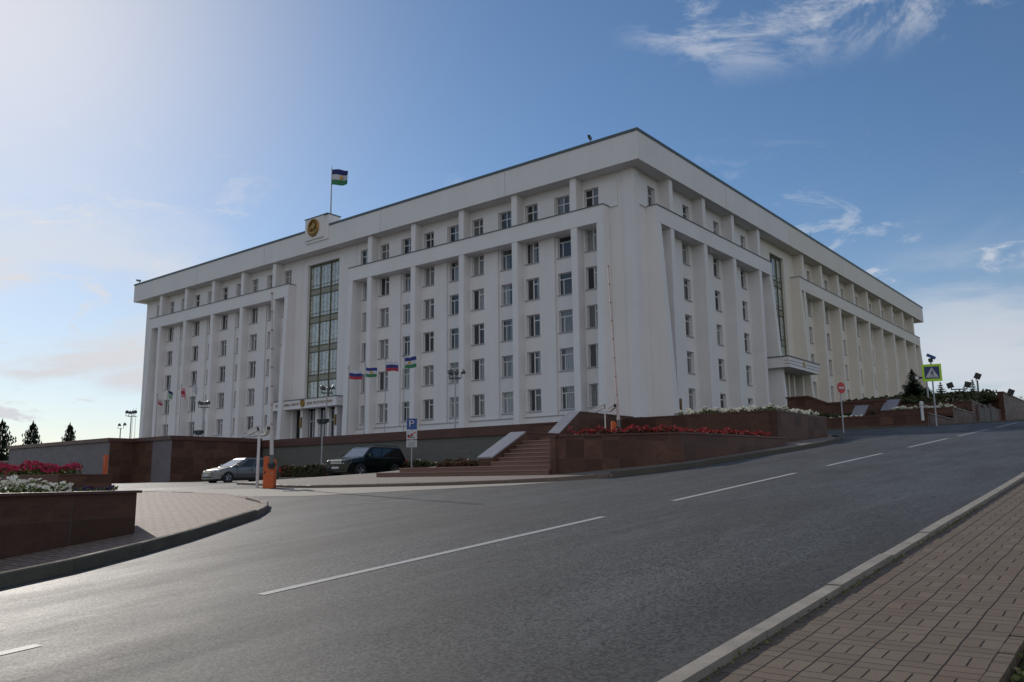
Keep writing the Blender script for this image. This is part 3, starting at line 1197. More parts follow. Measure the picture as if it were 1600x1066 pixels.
def crest(name, parent, off, c, r, k=1.0, fm=None):
    """round crest: studded rim, star rays, rider on a rearing horse, ribbon below"""
    mb = MB().mat('gold')
    cx, cyy, cz = c
    n = 40
    def P(a, b, h):
        return (cx + a, cyy - h, cz + b)
    prof = [(r * .98, 0), (r * 1.0, .10 * k), (r * .92, .20 * k), (r * .80, .16 * k), (r * .76, .06 * k)]
    vs, fs = [], []
    for i in range(n):
        t_ = 2 * math.pi * i / n
        for q, h in prof:
            vs.append(P(q * math.cos(t_), q * math.sin(t_) * 1.08, h))
    m_ = len(prof)
    for i in range(n):
        for j in range(m_ - 1):
            a = i * m_ + j
            b = ((i + 1) % n) * m_ + j
            fs.append((a, b, b + 1, a + 1))
    mb.add(vs, fs)
    for i in range(20):
        t_ = 2 * math.pi * i / 20
        x, z = r * .90 * math.cos(t_), r * .90 * math.sin(t_) * 1.08
        s_ = r * .075
        mb.prism([(x - s_, z), (x, z - s_), (x + s_, z), (x, z + s_)], .15 * k, .27 * k, P)
    # inner field
    mb.mat('gold_dark')
    mb.prism([(r * .8 * math.cos(2 * math.pi * i / n), r * .8 * 1.08 * math.sin(2 * math.pi * i / n)) for i in range(n)], .01, .05 * k, P)
    mb.mat('gold')
    for i in range(12):
        t_ = 2 * math.pi * (i + .5) / 12
        x, z = math.cos(t_), math.sin(t_)
        mb.prism([(x * r * .45 - z * r * .03, z * r * .45 + x * r * .03), (x * r * .45 + z * r * .03, z * r * .45 - x * r * .03), (x * r * .74, z * r * .76)], .05 * k, .10 * k, P)
    horse = [(-.42, -.30), (-.32, -.30), (-.24, -.08), (-.06, -.06), (.08, -.20), (.18, -.18), (.16, -.02), (.30, .10), (.42, .04), (.44, .12), (.30, .22), (.28, .36), (.36, .40), (.30, .48), (.16, .44), (.08, .24), (.10, .40), (.06, .56), (-.04, .56), (-.08, .42), (-.16, .26), (-.34, .12), (-.48, .16), (-.50, .06), (-.38, .0), (-.40, -.14)]
    mb.prism([(a * r * 1.2, (b + .02) * r * 1.1) for a, b in horse], .05 * k, .17 * k, P)
    rib = [(-.70, -.48), (-.35, -.66), (0, -.72), (.35, -.66), (.70, -.48), (.60, -.30), (.30, -.46), (0, -.50), (-.30, -.46), (-.60, -.30)]
    mb.prism([(a * r, b * r * 1.1) for a, b in rib], .05 * k, .20 * k, P)
    return mb.build(name, None, parent, off)


# crest block rising through the roof edge
cb = MB().mat('white')
cb.box(-46.25, -42.75, -.30, 1.2, 28.75, 31.42)
cb.box(-46.25, -42.0, -.14, 1.6, 28.40, 31.40)
cb.mat('coping')
cb.box(-46.35, -41.9, -.38, 1.7, 31.42, 31.50)
blk = cb.build('crest_block', None, bld, OFF)
tag(crest('crest', blk, OFF, (-44.55, -.31, 30.15), 1.02), 'round gold crest with a rider')
crest('canopy_crest', bld, OFF, (-46.4, cy0 - .01, 9.1), 0.42, 0.5)

dr = MB().mat('dark')
dr.quad((-49.9, WD + .68, BZ), (-39.3, WD + .68, BZ), (-39.3, WD + .68, 8.5), (-49.9, WD + .68, 8.5))
dr.mat('door_glass')
for a, b in ((-47.2, -45.9), (-45.2, -43.9), (-43.2, -41.9)):
    dr.quad((a, WD + .60, 4.6), (b, WD + .60, 4.6), (b, WD + .60, 8.3), (a, WD + .60, 8.3))
dr.mat('frame')
for a in (-47.2, -46.55, -45.9, -45.2, -44.55, -43.9, -43.2, -42.55, -41.9):
    dr.box(a - .05, a + .05, WD + .52, WD + .62, 4.6, 8.3)
dr.box(-47.2, -41.9, WD + .52, WD + .62, 7.0, 7.1)
dr.build('entrance_door', None, bld, OFF)
for a, w, d0 in ((-47.75, .22, 1.15), (-45.55, .3, 1.7), (-43.55, .3, 1.7), (-41.35, .22, 1.15)):
    q = MB().mat('white')
    q.box(a - w, a + w, d0, WD + .66, BZ, 8.5)
    q.build('entrance_pillar', None, bld, OFF)
for a in (-47.75, -41.35):
    q = MB().mat('lantern')
    q.box(a - .14, a + .14, .98, 1.14, 6.4, 7.45)
    q.box(a - .19, a + .19, .95, 1.14, 7.42, 7.52)
    q.box(a - .19, a + .19, .95, 1.14, 6.34, 6.42)
    q.build('wall_lantern', None, bld, OFF)

# side entrance on the right facade
sc_ = MB().mat('white')
sbox(sc_, Rm, 28.9, 38.6, -1.5, WD, 11.85, 13.0)
for z in (12.2, 12.55):
    sc_.mat('sill')
    sbox(sc_, Rm, 28.85, 38.65, -1.54, -1.0, z, z + .06)
    sc_.mat('white')
sc_.mat('coping')
sbox(sc_, Rm, 28.8, 38.7, -1.6, WD, 13.0, 13.1)
sc_.build('side_canopy', None, bld, OFF)
sp = MB().mat('gold')
sbox(sp, Rm, 33.3, 33.9, -1.58, -1.5, 12.2, 12.8)
sp.build('canopy_crest', None, bld, OFF)
for s in (31.6, 33.2, 34.9, 36.6, 38.2):
    q = MB().mat('cream')
    sbox(q, Rm, s - .22, s + .22, .3 if s < 32 or s > 38 else .8, WD + .5, 5.5, 11.85)
    q.build('entrance_pillar', None, bld, OFF)
sdk = MB().mat('dark')
sbox(sdk, Rm, 31.4, 38.3, WD + .5, WD + .55, 5.5, 12.2)
sdk.mat('door_glass')
for s in (32.0, 33.6, 35.3, 37.0):
    sbox(sdk, Rm, s, s + .9, WD + .42, WD + .48, 6.5, 11.2)
sdk.build('side_door', None, bld, OFF)
# drainpipes and wall plate by the near side of the right wing
for s in (7.25, 14.1, 31.0):
    q = MB().mat('coping')
    q.tube((-1.32, s, 5), (-1.32, s, 22.6), .06, n=8)
    q.build('drainpipe', None, bld, OFF)
q = MB().mat('gold_dark')
sbox(q, Rm, 6.35, 6.65, .24, .33, 5.6, 6.9)
q.build('wall_plaque', None, bld, OFF)


def bullet_camera(name, label, loc, rz, body='pole_white', arm=.5):
    r = thing(name, label, 'camera', loc, rz)
    b = MB().mat(body)
    b.tube((0, 0, 0), (0, 0, .32), .05)
    b.build('mount', None, r)
    h = MB().mat(body)
    h.box(-.10, .10, -.42, .22, .30, .50)
    h.box(-.12, .12, -.52, .24, .50, .54)
    h.mat('black')
    h.box(-.07, .07, -.44, -.42, .33, .47)
    h.build('housing', None, r)
    return r


bullet_camera('surveillance_camera', 'small dark surveillance camera on the roof edge near the front corner of the building', (-4.9, .05, 30.2), .3, 'coping')
bullet_camera('surveillance_camera', 'small surveillance camera on the far left end of the roof edge', (-87.6, .05, 30.2), -.3, 'coping')
an = MB().mat('coping')
an.tube((-6, 62, 29.7), (-6, 62, 36.6), .06, .02, n=6)
an.tube((-6.5, 62, 32.5), (-5.5, 62, 32.5), .03, n=5)
tag(an.build('antenna_mast', None), 'thin antenna mast standing on the roof above the right facade', 'antenna')

# ------------------------------------------------------------------ terrace, retaining walls and stairs
tr = MB().mat('granite_light')
tr.box(-90, 10.2, -21.2, 2.25, -3, 2.95)
struct(tr.build('terrace', None))


def wall_thing(name, label, boxes, cat='wall', cap=None, group=None):
    """boxes: (x0, x1, y0, y1, z0, z1, material); cap: the same for the coping part"""
    x0, x1, y0, y1, z0 = boxes[0][:5]
    L = ((x0 + x1) / 2, (y0 + y1) / 2, z0)
    r = thing(name, label, cat, L, 0, group)
    for b in boxes:
        MB().mat(b[6]).box(*b[:6]).build('wall_face', None, r, L)
    for b in (cap or []):
        MB().mat(b[6]).box(*b[:6]).build('coping', None, r, L)
    return r


def prism_wall(name, label, poly, z0, tops, mat, cap_mat=None, cap_t=.06, over=.05, cat='wall'):
    """upright wall over a ground polygon; tops gives the height of each corner"""
    cx = sum(p_[0] for p_ in poly) / len(poly)
    cyy = sum(p_[1] for p_ in poly) / len(poly)
    L = (cx, cyy, z0)
    r = thing(name, label, cat, L)
    n = len(poly)
    mb = MB().mat(mat)
    vs = [(x, y, z0) for x, y in poly] + [(x, y, t_) for (x, y), t_ in zip(poly, tops)]
    mb.add(vs, [tuple(range(n))[::-1], tuple(range(n, 2 * n))] + [(i, (i + 1) % n, n + (i + 1) % n, n + i) for i in range(n)])
    mb.build('wall_face', None, r, L)
    if cap_mat:
        c = MB().mat(cap_mat)
        def ex(x, y, o_):
            d = Vector((x - cx, y - cyy))
            d = d.normalized() * o_ if d.length else d
            return x + d.x, y + d.y
        vs = [(*ex(x, y, over), t_ + .003) for (x, y), t_ in zip(poly, tops)] + [(*ex(x, y, over), t_ + cap_t) for (x, y), t_ in zip(poly, tops)]
        c.add(vs, [tuple(range(n))[::-1], tuple(range(n, 2 * n))] + [(i, (i + 1) % n, n + (i + 1) % n, n + i) for i in range(n)])
        c.build('coping', None, r, L)
    return r


wall_thing('retaining_wall', 'long grey plastered retaining wall with brown stone coping below the white facade',
           [(-40, 10.3, -21.45, -21.15, -1, 2.62, 'granite_rough')],
           cap=[(-40, 10.3, -21.6, -21.0, 2.62, 3.19, 'granite_cap')])
wall_thing('bastion_wall', 'brown granite bastion with one pale pillar, left of the parked silver car',
           [(-27.5, -22.2, -29.1, -21.7, -1, 3.02, 'granite')],
           cap=[(-27.6, -22.1, -29.25, -21.65, 3.02, 3.32, 'granite_cap')])
b_ = [o for o in bpy.data.objects if o.get('label', '').startswith('brown granite bastion')][0]
MB().mat('granite_light').box(-24.8, -22.19, -29.13, -29.09, -1, 3.02).build('pale_pillar', None, b_, b_.location)
wall_thing('bastion_wall', 'long pale grey tiled granite wall at the left with a dark brown end face',
           [(-46.0, -27.52, -31.0, -21.8, -2, 3.02, 'granite_light')],
           cap=[(-46.1, -27.42, -31.15, -21.75, 3.02, 3.30, 'granite_cap')])
b_ = [o for o in bpy.data.objects if o.get('label', '').startswith('long pale grey tiled')][0]
MB().mat('granite').box(-27.53, -27.49, -30.98, -29.1, -2, 3.02).build('end_face', None, b_, b_.location)
wall_thing('garden_wall', 'low grey garden wall under the spruces at the far left edge',
           [(-95, -46.1, -29.5, -28.9, -3, 1.95, 'granite_rough')],
           cap=[(-95, -46.1, -29.65, -28.75, 1.95, 2.15, 'granite_cap')])

# stairs
st = thing('staircase', 'pink granite staircase rising between the brown planter and a slanted cheek wall', 'stairs', (15, -38, 0))
SL = (15, -38, 0)
sx0 = 15.61
for nm, (x0, x1, y0, y1, z0, z1) in (('step', (10.9, 18.7, -39.3, -37.6, -.4, .27)), ('step', (11.75, 18.65, -38.95, -37.6, -.4, .43))):
    MB().mat('granite_step').box(x0, x1, y0, y1, z0, z1 - .035).build(nm, None, st, SL)
    MB().mat('nosing').box(x0 - .02, x1 + .002, y0 - .025, y1, z1 - .034, z1).build('nosing', None, st, SL)
MB().mat('pavers_grey').box(11.8, 18.6, -37.6, -24, -.4, .435).build('landing', None, st, SL)
for i in range(6):
    MB().mat('granite_step').box(sx0, 18.71, -38.35 + i * .34, -35.6, .40, .545 + .15 * i).build('step', None, st, SL)
    MB().mat('nosing').box(sx0 + .002, 18.712, -38.38 + i * .34, -38.35 + (i + 1) * .34, .546 + .15 * i, .58 + .15 * i).build('nosing', None, st, SL)
MB().mat('granite_step').box(15.6, 18.7, -35.6, -24.0, .40, 1.48).build('landing', None, st, SL)


def cheek(label, x0, x1, y0, y1, y2, zb, za, zt, slabm='slab'):
    L = ((x0 + x1) / 2, y0, zb)
    r = thing('cheek_wall', label, 'stair wall', L)
    mb = MB().mat('granite')
    pts = [(y0, zb), (y0, za), (y1, zt), (y2, zt), (y2, zb)]
    mb.prism(pts, x0, x1, lambda a, b, h: (h, a, b))
    mb.build('wall_face', None, r, L)
    s_ = MB().mat(slabm)
    sl_ = (zt - za) / (y1 - y0)
    s_.prism([(y0 - .05, za - .05 * sl_ + .004), (y1, zt + .004), (y1, zt + .06), (y0 - .05, za + .06 - .05 * sl_)], x0 - .03, x1 + .03, lambda a, b, h: (h, a, b))
    s_.build('sloping_slab', None, r, L)
    c = MB().mat('granite_cap')
    c.box(x0 - .03, x1 + .03, y1 + .002, y2, zt + .004, zt + .06)
    c.build('coping', None, r, L)
    return r


cheek('lower brown cheek wall with a sloping pale slab, left of the stair treads', 14.95, 15.6, -38.25, -36.45, -31.5, .2, .72, 1.62)
cheek('upper brown cheek wall with a sloping pale slab meeting the long coping', 10.35, 11.0, -27.95, -26.2, -21.0, .2, 2.08, 3.20)

# planters
def band_planter(label, path, tops, th, z0, soil, cat='planter'):
    """planter wall following a path (left side is inside) with a soil bed"""
    L = (path[0][0], path[0][1], z0)
    r = thing('granite_planter', label, cat, L)
    inn = inset(path, th)
    for nm, mt, dz0, dz1, o_ in (('wall_face', 'granite', None, 0, 0.0), ('coping', 'granite_cap', .003, .06, .04)):
        mb = MB().mat(mt)
        outp = inset(path, -o_)
        inp = inset(path, th + o_)
        n = len(path)
        vs, fs = [], []
        for i in range(n):
            for (x, y) in (outp[i], inp[i]):
                vs.append((x, y, z0 if dz0 is None else tops[i] + dz0))
                vs.append((x, y, tops[i] + dz1))
        for i in range(n - 1):
            a, b = 4 * i, 4 * i + 4
            fs += [(a, b, b + 1, a + 1), (a + 2, a + 3, b + 3, b + 2), (a + 1, b + 1, b + 3, a + 3), (a, a + 2, b + 2, b)]
        fs += [(0, 1, 3, 2), (4 * n - 4, 4 * n - 2, 4 * n - 1, 4 * n - 3)]
        mb.add(vs, fs)
        mb.build(nm, None, r, L)
    so = MB().mat('earth')
    for a, b, c, d, z in soil:
        so.add([(*a, z[0]), (*b, z[1]), (*c, z[2]), (*d, z[3])], [(0, 1, 2, 3)])
    so.build('soil', None, r, L)
    return r


PA = [(18.72, -30.0), (18.72, -39.22), (18.95, -39.26), (20.68, -34.35), (20.68, -30), (20.4, -24.0), (19.4, -21.5)]
band_planter('brown granite planter wall edged with red flowers, right of the stairs', PA, [1.25, 1.25, 1.25, 1.46, 1.52, 1.62, 1.66], .3, -.5,
             [((18.8, -39.0), (20.5, -34.3), (20.4, -30), (18.8, -30), (1.2, 1.4, 1.45, 1.45)), ((12, -30), (20.5, -30), (20.2, -24.0), (12, -22.2), (1.45, 1.45, 1.56, 1.56)), ((12, -22.2), (20.2, -24.0), (19.3, -21.5), (12, -21.8), (1.56, 1.56, 1.6, 1.6))])
band_planter('tall brown granite planter with a long bed of white flowers below the building corner',
             [(4.5, -21.88), (13.0, -21.86), (19.05, -21.3), (19.15, -14.5), (4.5, -13.8)], [3.06] * 5, .3, -.2,
             [((4.5, -21.8), (18.95, -21.2), (19.05, -14.6), (4.5, -13.9), (3.0, 3.0, 3.0, 3.0))])
prism_wall('granite_planter', 'near dark brown granite planter at the left edge with white petunias on top',
           [(19.95, -54.9), (18.98, -52.55), (18.86, -52.25), (16.2, -51.2), (13.5, -56), (17.5, -60), (22.1, -60)],
           -1.6, [-.185] * 7, 'granite', 'granite_cap', .05, .09, 'planter')
prism_wall('granite_planter', 'small brown granite planter with crimson flowers behind the petunias',
           [(-4, -49.6), (6.2, -48.4), (6.0, -46.6), (-4, -47)], -1.0, [.26] * 4, 'granite', 'granite_cap', .04, .03, 'planter')

# walls at the right behind the second side road
wall_thing('terrace_wall', 'low brown granite wall behind the no entry sign',
           [(5.0, 20.3, 3.6, 4.1, 2.5, 4.20, 'granite')], cap=[(4.9, 20.4, 3.55, 4.2, 4.20, 4.27, 'granite_cap')])
wall_thing('terrace_wall', 'second brown granite tier behind the crossing sign with cream flowers along it',
           [(14.6, 20.35, 12.0, 12.6, 3.0, 5.15, 'granite')], cap=[(14.5, 20.42, 11.95, 12.7, 5.15, 5.22, 'granite_cap')])
wall_thing('terrace_wall', 'third brown granite tier below the small spruces and floodlights',
           [(14.8, 20.35, 20.0, 20.6, 3.4, 6.15, 'granite')], cap=[(14.7, 20.42, 19.95, 20.7, 6.15, 6.22, 'granite_cap')])
wall_thing('terrace_wall', 'far tall retaining wall running down along the road at the right edge',
           [(20.1, 20.65, 35.2, 120, 3.4, 8.05, 'granite')], cap=[(20.0, 20.72, 35.1, 120, 8.05, 8.15, 'granite_cap')])
wall_thing('terrace_wall', 'dark end wall below the shrubs where the far retaining wall starts',
           [(12.0, 20.05, 35.2, 35.9, 3.4, 7.85, 'granite')])
mw = thing('marble_panel', 'pale streaked marble panels with thin posts before the far retaining wall', 'stone panel', (20.4, 24, 4.3))
for y in (22.5, 25.2, 28.4):
    MB().mat('granite_rough').box(20.1, 20.5, y, y + 2.2, 4, 5.75 + .08 * (y - 22)).build('panel', None, mw, (20.4, 24, 4.3))
    MB().mat('granite_light').box(20.35, 20.55, y - .35, y - .2, 4, 5.95 + .08 * (y - 22)).build('post', None, mw, (20.4, 24, 4.3))
bal = thing('entrance_balustrade', 'dark granite parapet wall shielding the side entrance at the right', 'parapet', (8, 20, 4))
MB().mat('granite').box(4.3, 6.4, 20.0, 20.5, 2, 7.5).build('wall_face', None, bal, (8, 20, 4))
MB().mat('granite').prism([(6.4, 2), (6.4, 7.5), (8.2, 6.7), (8.2, 2)], 20.0, 20.5, lambda a, b, h: (a, h, b)).build('wall_face', None, bal, (8, 20, 4))
MB().mat('granite').box(8.2, 13.4, 20.0, 20.5, 2, 6.7).build('wall_face', None, bal, (8, 20, 4))
MB().mat('granite').box(4.3, 4.8, 20.5, 33, 2, 7.5).build('wall_face', None, bal, (8, 20, 4))
MB().mat('granite_cap').prism([(4.2, 7.5), (6.4, 7.5), (8.2, 6.7), (13.4, 6.7), (13.4, 6.85), (8.2, 6.85), (6.4, 7.65), (4.2, 7.65)], 19.9, 20.6, lambda a, b, h: (a, h, b)).build('coping', None, bal, (8, 20, 4))
cheek('slanted pale slab on a cheek wall between the no entry sign and the parapet', 12.9, 13.9, 10.6, 12.6, 14.0, 3.0, 4.55, 5.75)
cheek('small slanted slab on a cheek wall just left of the large spruce', 13.3, 14.5, 18.6, 20.6, 21.5, 3.0, 5.7, 6.75)
for y0, y1, zt_, lb in ((4.12, 11.98, 4.2, 'low granite wall along the road kerb beside the crossing sign post'), (12.62, 19.98, 5.15, 'middle granite wall along the road right of the crossing sign'), (20.62, 35.0, 6.15, 'upper granite wall along the road below the floodlights')):
    wall_thing('terrace_wall', lb, [(20.0, 20.33, y0, y1, 2.5, zt_, 'granite')], cap=[(19.95, 20.4, y0, y1, zt_, zt_ + .07, 'granite_cap')])
# planted earth behind those walls
pe = MB().mat('earth')
pe.add([(5, 4.1, 4.12), (20.3, 4.1, 4.12), (20.3, 12.0, 4.5), (5, 12.0, 4.5)], [(0, 1, 2, 3)])
pe.add([(5, 12.0, 4.55), (20.3, 12.6, 5.05), (20.3, 20, 5.4), (5, 20, 5.4)], [(0, 1, 2, 3)])
pe.add([(-1, 20.4, 5.4), (20.3, 20.4, 6.05), (20.3, 35.3, 7.4), (-1, 35.3, 5.4)], [(0, 1, 2, 3)])
pe.add([(-1, 35.3, 5.4), (20.2, 35.9, 7.75), (20.2, 120, 8.0), (-1, 120, 6)], [(0, 1, 2, 3)])
pe.add([(-1, 2, 3.0), (5, 4.1, 3.3), (5, 20, 5.2), (-1, 20, 5.2)], [(0, 1, 2, 3)])
struct(pe.build('planted_terrace', None))


# ------------------------------------------------------------------ plants
def in_poly(x, y, poly):
    c = False
    n = len(poly)
    for i in range(n):
        x0, y0 = poly[i]
        x1, y1 = poly[(i + 1) % n]
        if (y0 > y) != (y1 > y) and x < (x1 - x0) * (y - y0) / (y1 - y0) + x0:
            c = not c
    return c


def rnd_dir():
    a = random.uniform(0, 2 * math.pi)
    z = random.uniform(-.2, 1)
    r = math.sqrt(max(0, 1 - z * z))
    return Vector((r * math.cos(a), r * math.sin(a), z))


def card(mb, c, n, w, h, up=None):
    n = n.normalized()
    u = n.orthogonal().normalized()
    u = Matrix.Rotation(random.uniform(0, 6.28), 3, n) @ u
    v = n.cross(u)
    c = Vector(c)
    mb.add([c - u * w / 2, c + v * h * .35 - u * w * .1, c + u * w / 2, c - v * h * .35 + u * w * .1], [(0, 1, 2, 3)])


def blossom(mb, c, n, r, k=5):
    n = n.normalized()
    u = n.orthogonal().normalized()
    v = n.cross(u)
    c = Vector(c)
    a0 = random.uniform(0, 6)
    pts = [c - n * r * .35]
    for i in range(k * 2):
        t_ = a0 + math.pi * i / k
        q = r * (1 if i % 2 == 0 else .62)
        pts.append(c + (u * math.cos(t_) + v * math.sin(t_)) * q + n * r * random.uniform(-.05, .15))
    mb.add(pts, [(0, i + 1, (i + 1) % (2 * k) + 1) for i in range(2 * k)])


def flowerbed(name, label, poly, zf, h, nl, nb, petal, rl, rb, cat='flowers', leafm='bedleaf'):
    """leaves and blossoms heaped over a polygon; zf(x, y) is the soil level, h the height of the heap"""
    lf, bl = MB().mat(leafm), MB().mat(petal)
    xs = [p_[0] for p_ in poly]
    ys = [p_[1] for p_ in poly]
    def spot():
        while True:
            x, y = random.uniform(min(xs), max(xs)), random.uniform(min(ys), max(ys))
            if in_poly(x, y, poly):
                return x, y
    def hh(x, y):
        return h * (.65 + .35 * math.sin(x * 2.9 + y * 1.3) * math.sin(y * 2.3 - x) + .2 * math.sin(x * 9 + y * 7))
    for i in range(nl):
        x, y = spot()
        card(lf, (x, y, zf(x, y) + hh(x, y) * random.uniform(.05, .95)), rnd_dir(), rl * random.uniform(.7, 1.3), rl * random.uniform(.7, 1.3))
    for i in range(nb):
        x, y = spot()
        q = hh(x, y)
        d = rnd_dir() + Vector((.3, -.4, .4))
        pm = petal
        blossom(bl, (x, y, zf(x, y) + q * random.uniform(.6, 1.12)), d, rb * random.uniform(.75, 1.2))
    o = lf
    o.mats.append(petal)
    off = len(o.v)
    o.v += bl.v
    o.f += [tuple(i + off for i in f_) for f_ in bl.f]
    o.mi += [1] * len(bl.f)
    return tag(o.build(name, None, recalc=False), label, cat, kind='stuff')


flowerbed('petunias', 'white petunias with green leaves on the near left planter',
          [(19.7, -54.9), (19.15, -53.5), (18.6, -53.25), (17.6, -53.6), (15.5, -56), (18, -59.5), (21.4, -59.5)], lambda x, y: -.16, .24, 7000, 2600, 'white_petal', .07, .042)
flowerbed('petunias', 'dark purple petunias beside the white ones near the planter corner',
          [(18.9, -53.3), (18.75, -52.55), (17.6, -52.3), (16.0, -52.5), (17.0, -53.6), (18.3, -53.3)], lambda x, y: -.165, .10, 1500, 420, 'purple_petal', .055, .035)
flowerbed('crimson_flowers', 'crimson flowers on the small planter at the left edge',
          [(-3.8, -49.5), (4.4, -48.5), (4.3, -46.8), (-3.8, -47.1)], lambda x, y: .28, .40, 7000, 4200, 'pink_petal', .10, .055)
flowerbed('red_flowers', 'long strip of red flowers on the planter right of the stairs',
          [(18.95, -38.6), (20.3, -34.2), (20.2, -30), (19.95, -24.4), (19.0, -22.4), (16.5, -22.4), (17, -29.6), (18.95, -30.2)],
          lambda x, y: 1.30 + .18 * sstep(-39, -34, y) + .18 * sstep(-34, -24, y), .27, 12000, 9500, 'red_petal', .10, .042, leafm='hedge_red')
flowerbed('white_flowers', 'white flowers along the top of the tall planter',
          [(13.8, -21.65), (18.85, -21.1), (18.95, -14.9), (16.5, -15), (14.0, -18.5)], lambda x, y: 3.08, .34, 9000, 8000, 'white_petal', .11, .06)
flowerbed('cream_flowers', 'patch of cream flowers behind the no entry sign',
          [(13.3, 4.4), (15.6, 4.4), (15.4, 6.4), (13.0, 6.4)], lambda x, y: 4.12, .35, 800, 420, 'white_petal', .2, .10)
flowerbed('cream_flowers', 'cream flowers along the second granite tier',
          [(15.3, 12.8), (20.2, 12.8), (20.2, 14.2), (15.3, 14.2)], lambda x, y: 5.1, .40, 1400, 750, 'white_petal', .2, .12)
flowerbed('cream_flowers', 'cream flowers on the uppermost tier beside the floodlights',
          [(17.0, 21), (20.0, 21), (20.0, 24), (17.0, 24)], lambda x, y: 6.1, .55, 1600, 420, 'white_petal', .26, .13)


def shrubs(name, label, poly, zf, h, n, mat, size, cat='shrubs', kind='stuff'):
    mb = MB().mat(mat)
    xs = [p_[0] for p_ in poly]
    ys = [p_[1] for p_ in poly]
    k = 0
    while k < n:
        x, y = random.uniform(min(xs), max(xs)), random.uniform(min(ys), max(ys))
        if not in_poly(x, y, poly):
            continue
        k += 1
        q = h * (.75 + .25 * math.sin(x * 1.7 + y) * math.sin(y * 1.3) + .12 * math.sin(x * 6))
        card(mb, (x, y, zf(x, y) + q * random.random() ** .6), rnd_dir(), size * random.uniform(.6, 1.3), size * random.uniform(.6, 1.3))
    return tag(mb.build(name, None, recalc=False), label, cat, kind=kind)


shrubs('ground_shrubs', 'dark creeping shrubs covering the upper right terrace', [(14.2, 20.8), (20.1, 20.8), (20.1, 35.5), (8, 35.5), (8, 25), (13.6, 21.8)], lambda x, y: 6.0 + (y - 20) * .10, .9, 9000, 'hedge', .38)
shrubs('ground_shrubs', 'low dark shrubs on the lowest right terrace', [(5.3, 4.3), (20.1, 4.3), (20.1, 11.8), (5.3, 11.8)], lambda x, y: 4.12 + (y - 4.1) * .04, .22, 6000, 'hedge_red', .3)
shrubs('ground_shrubs', 'brownish shrubs on the middle right terrace', [(7, 12.9), (20.1, 12.9), (20.1, 19.8), (7, 19.8)], lambda x, y: 4.85 + (y - 12.0) * .05, .42, 6000, 'hedge', .3)
shrubs('grass', 'grass and fallen leaves in the bottom right corner', [(32.98, -57), (34.6, -57), (34.6, -38), (32.98, -38)], lambda x, y: H(x, y) - .01, .12, 20000, 'grassblade', .045, 'grass')
shrubs('kerb_weeds', 'small weeds growing along the right kerb', [(31.53, -58), (31.60, -58), (31.60, -46), (31.53, -46)], lambda x, y: H(x, y) + .06, .03, 300, 'grassblade', .03, 'weeds')


def hedge(label, x0, x1, y0, y1, z0, h, mats=('hedge', 'hedge_red'), n=None):
    r = thing('hedge', label, 'hedge', ((x0 + x1) / 2, (y0 + y1) / 2, z0), 0, 'hedges along the foot of the retaining wall')
    mb = MB()
    L = ((x0 + x1) / 2, (y0 + y1) / 2, z0)
    n = n or int((x1 - x0) * 420)
    for i in range(n):
        x = random.uniform(x0, x1)
        y = random.uniform(y0, y1)
        if random.random() < .6:
            y = y0 + random.random() ** 2 * .25
        q = h * (.93 + .08 * math.sin(x * 1.9) + .05 * math.sin(x * 7.1))
        z = z0 + q * (random.random() if random.random() < .6 else random.uniform(.85, 1.03))
        m_ = mats[1] if math.sin(x * 1.1) + random.uniform(-.7, .7) > .5 else mats[0]
        mb.mat(m_)
        card(mb, (x, y, z), rnd_dir() + Vector((0, -.6, 0)), .17 * random.uniform(.6, 1.3), .17)
    mb.build('foliage', None, r, L, recalc=False)
    c = MB().mat('bark')
    c.box(x0 + .1, x1 - .1, y0 + .2, y1 - .15, z0, z0 + h * .8)
    c.build('branches', None, r, L)
    return r


hedge('clipped hedge at the foot of the pale pillar, left of the silver car', -23.0, -15.5, -24.2, -23.3, .1, .95)
hedge('clipped reddish hedge between the silver car and the dark off-road car', -11.0, -4.2, -24.2, -23.3, .12, 1.0)
hedge('low hedge between the parking sign and the slanted cheek wall', 12.0, 14.8, -37.3, -36.6, .42, .20)
hedge('clipped hedge behind the dark off-road car', -4.0, 6.5, -24.2, -23.3, .12, 1.0)
hedge('clipped hedge hidden behind the silver car', -15.4, -11.2, -24.2, -23.3, .12, .95)


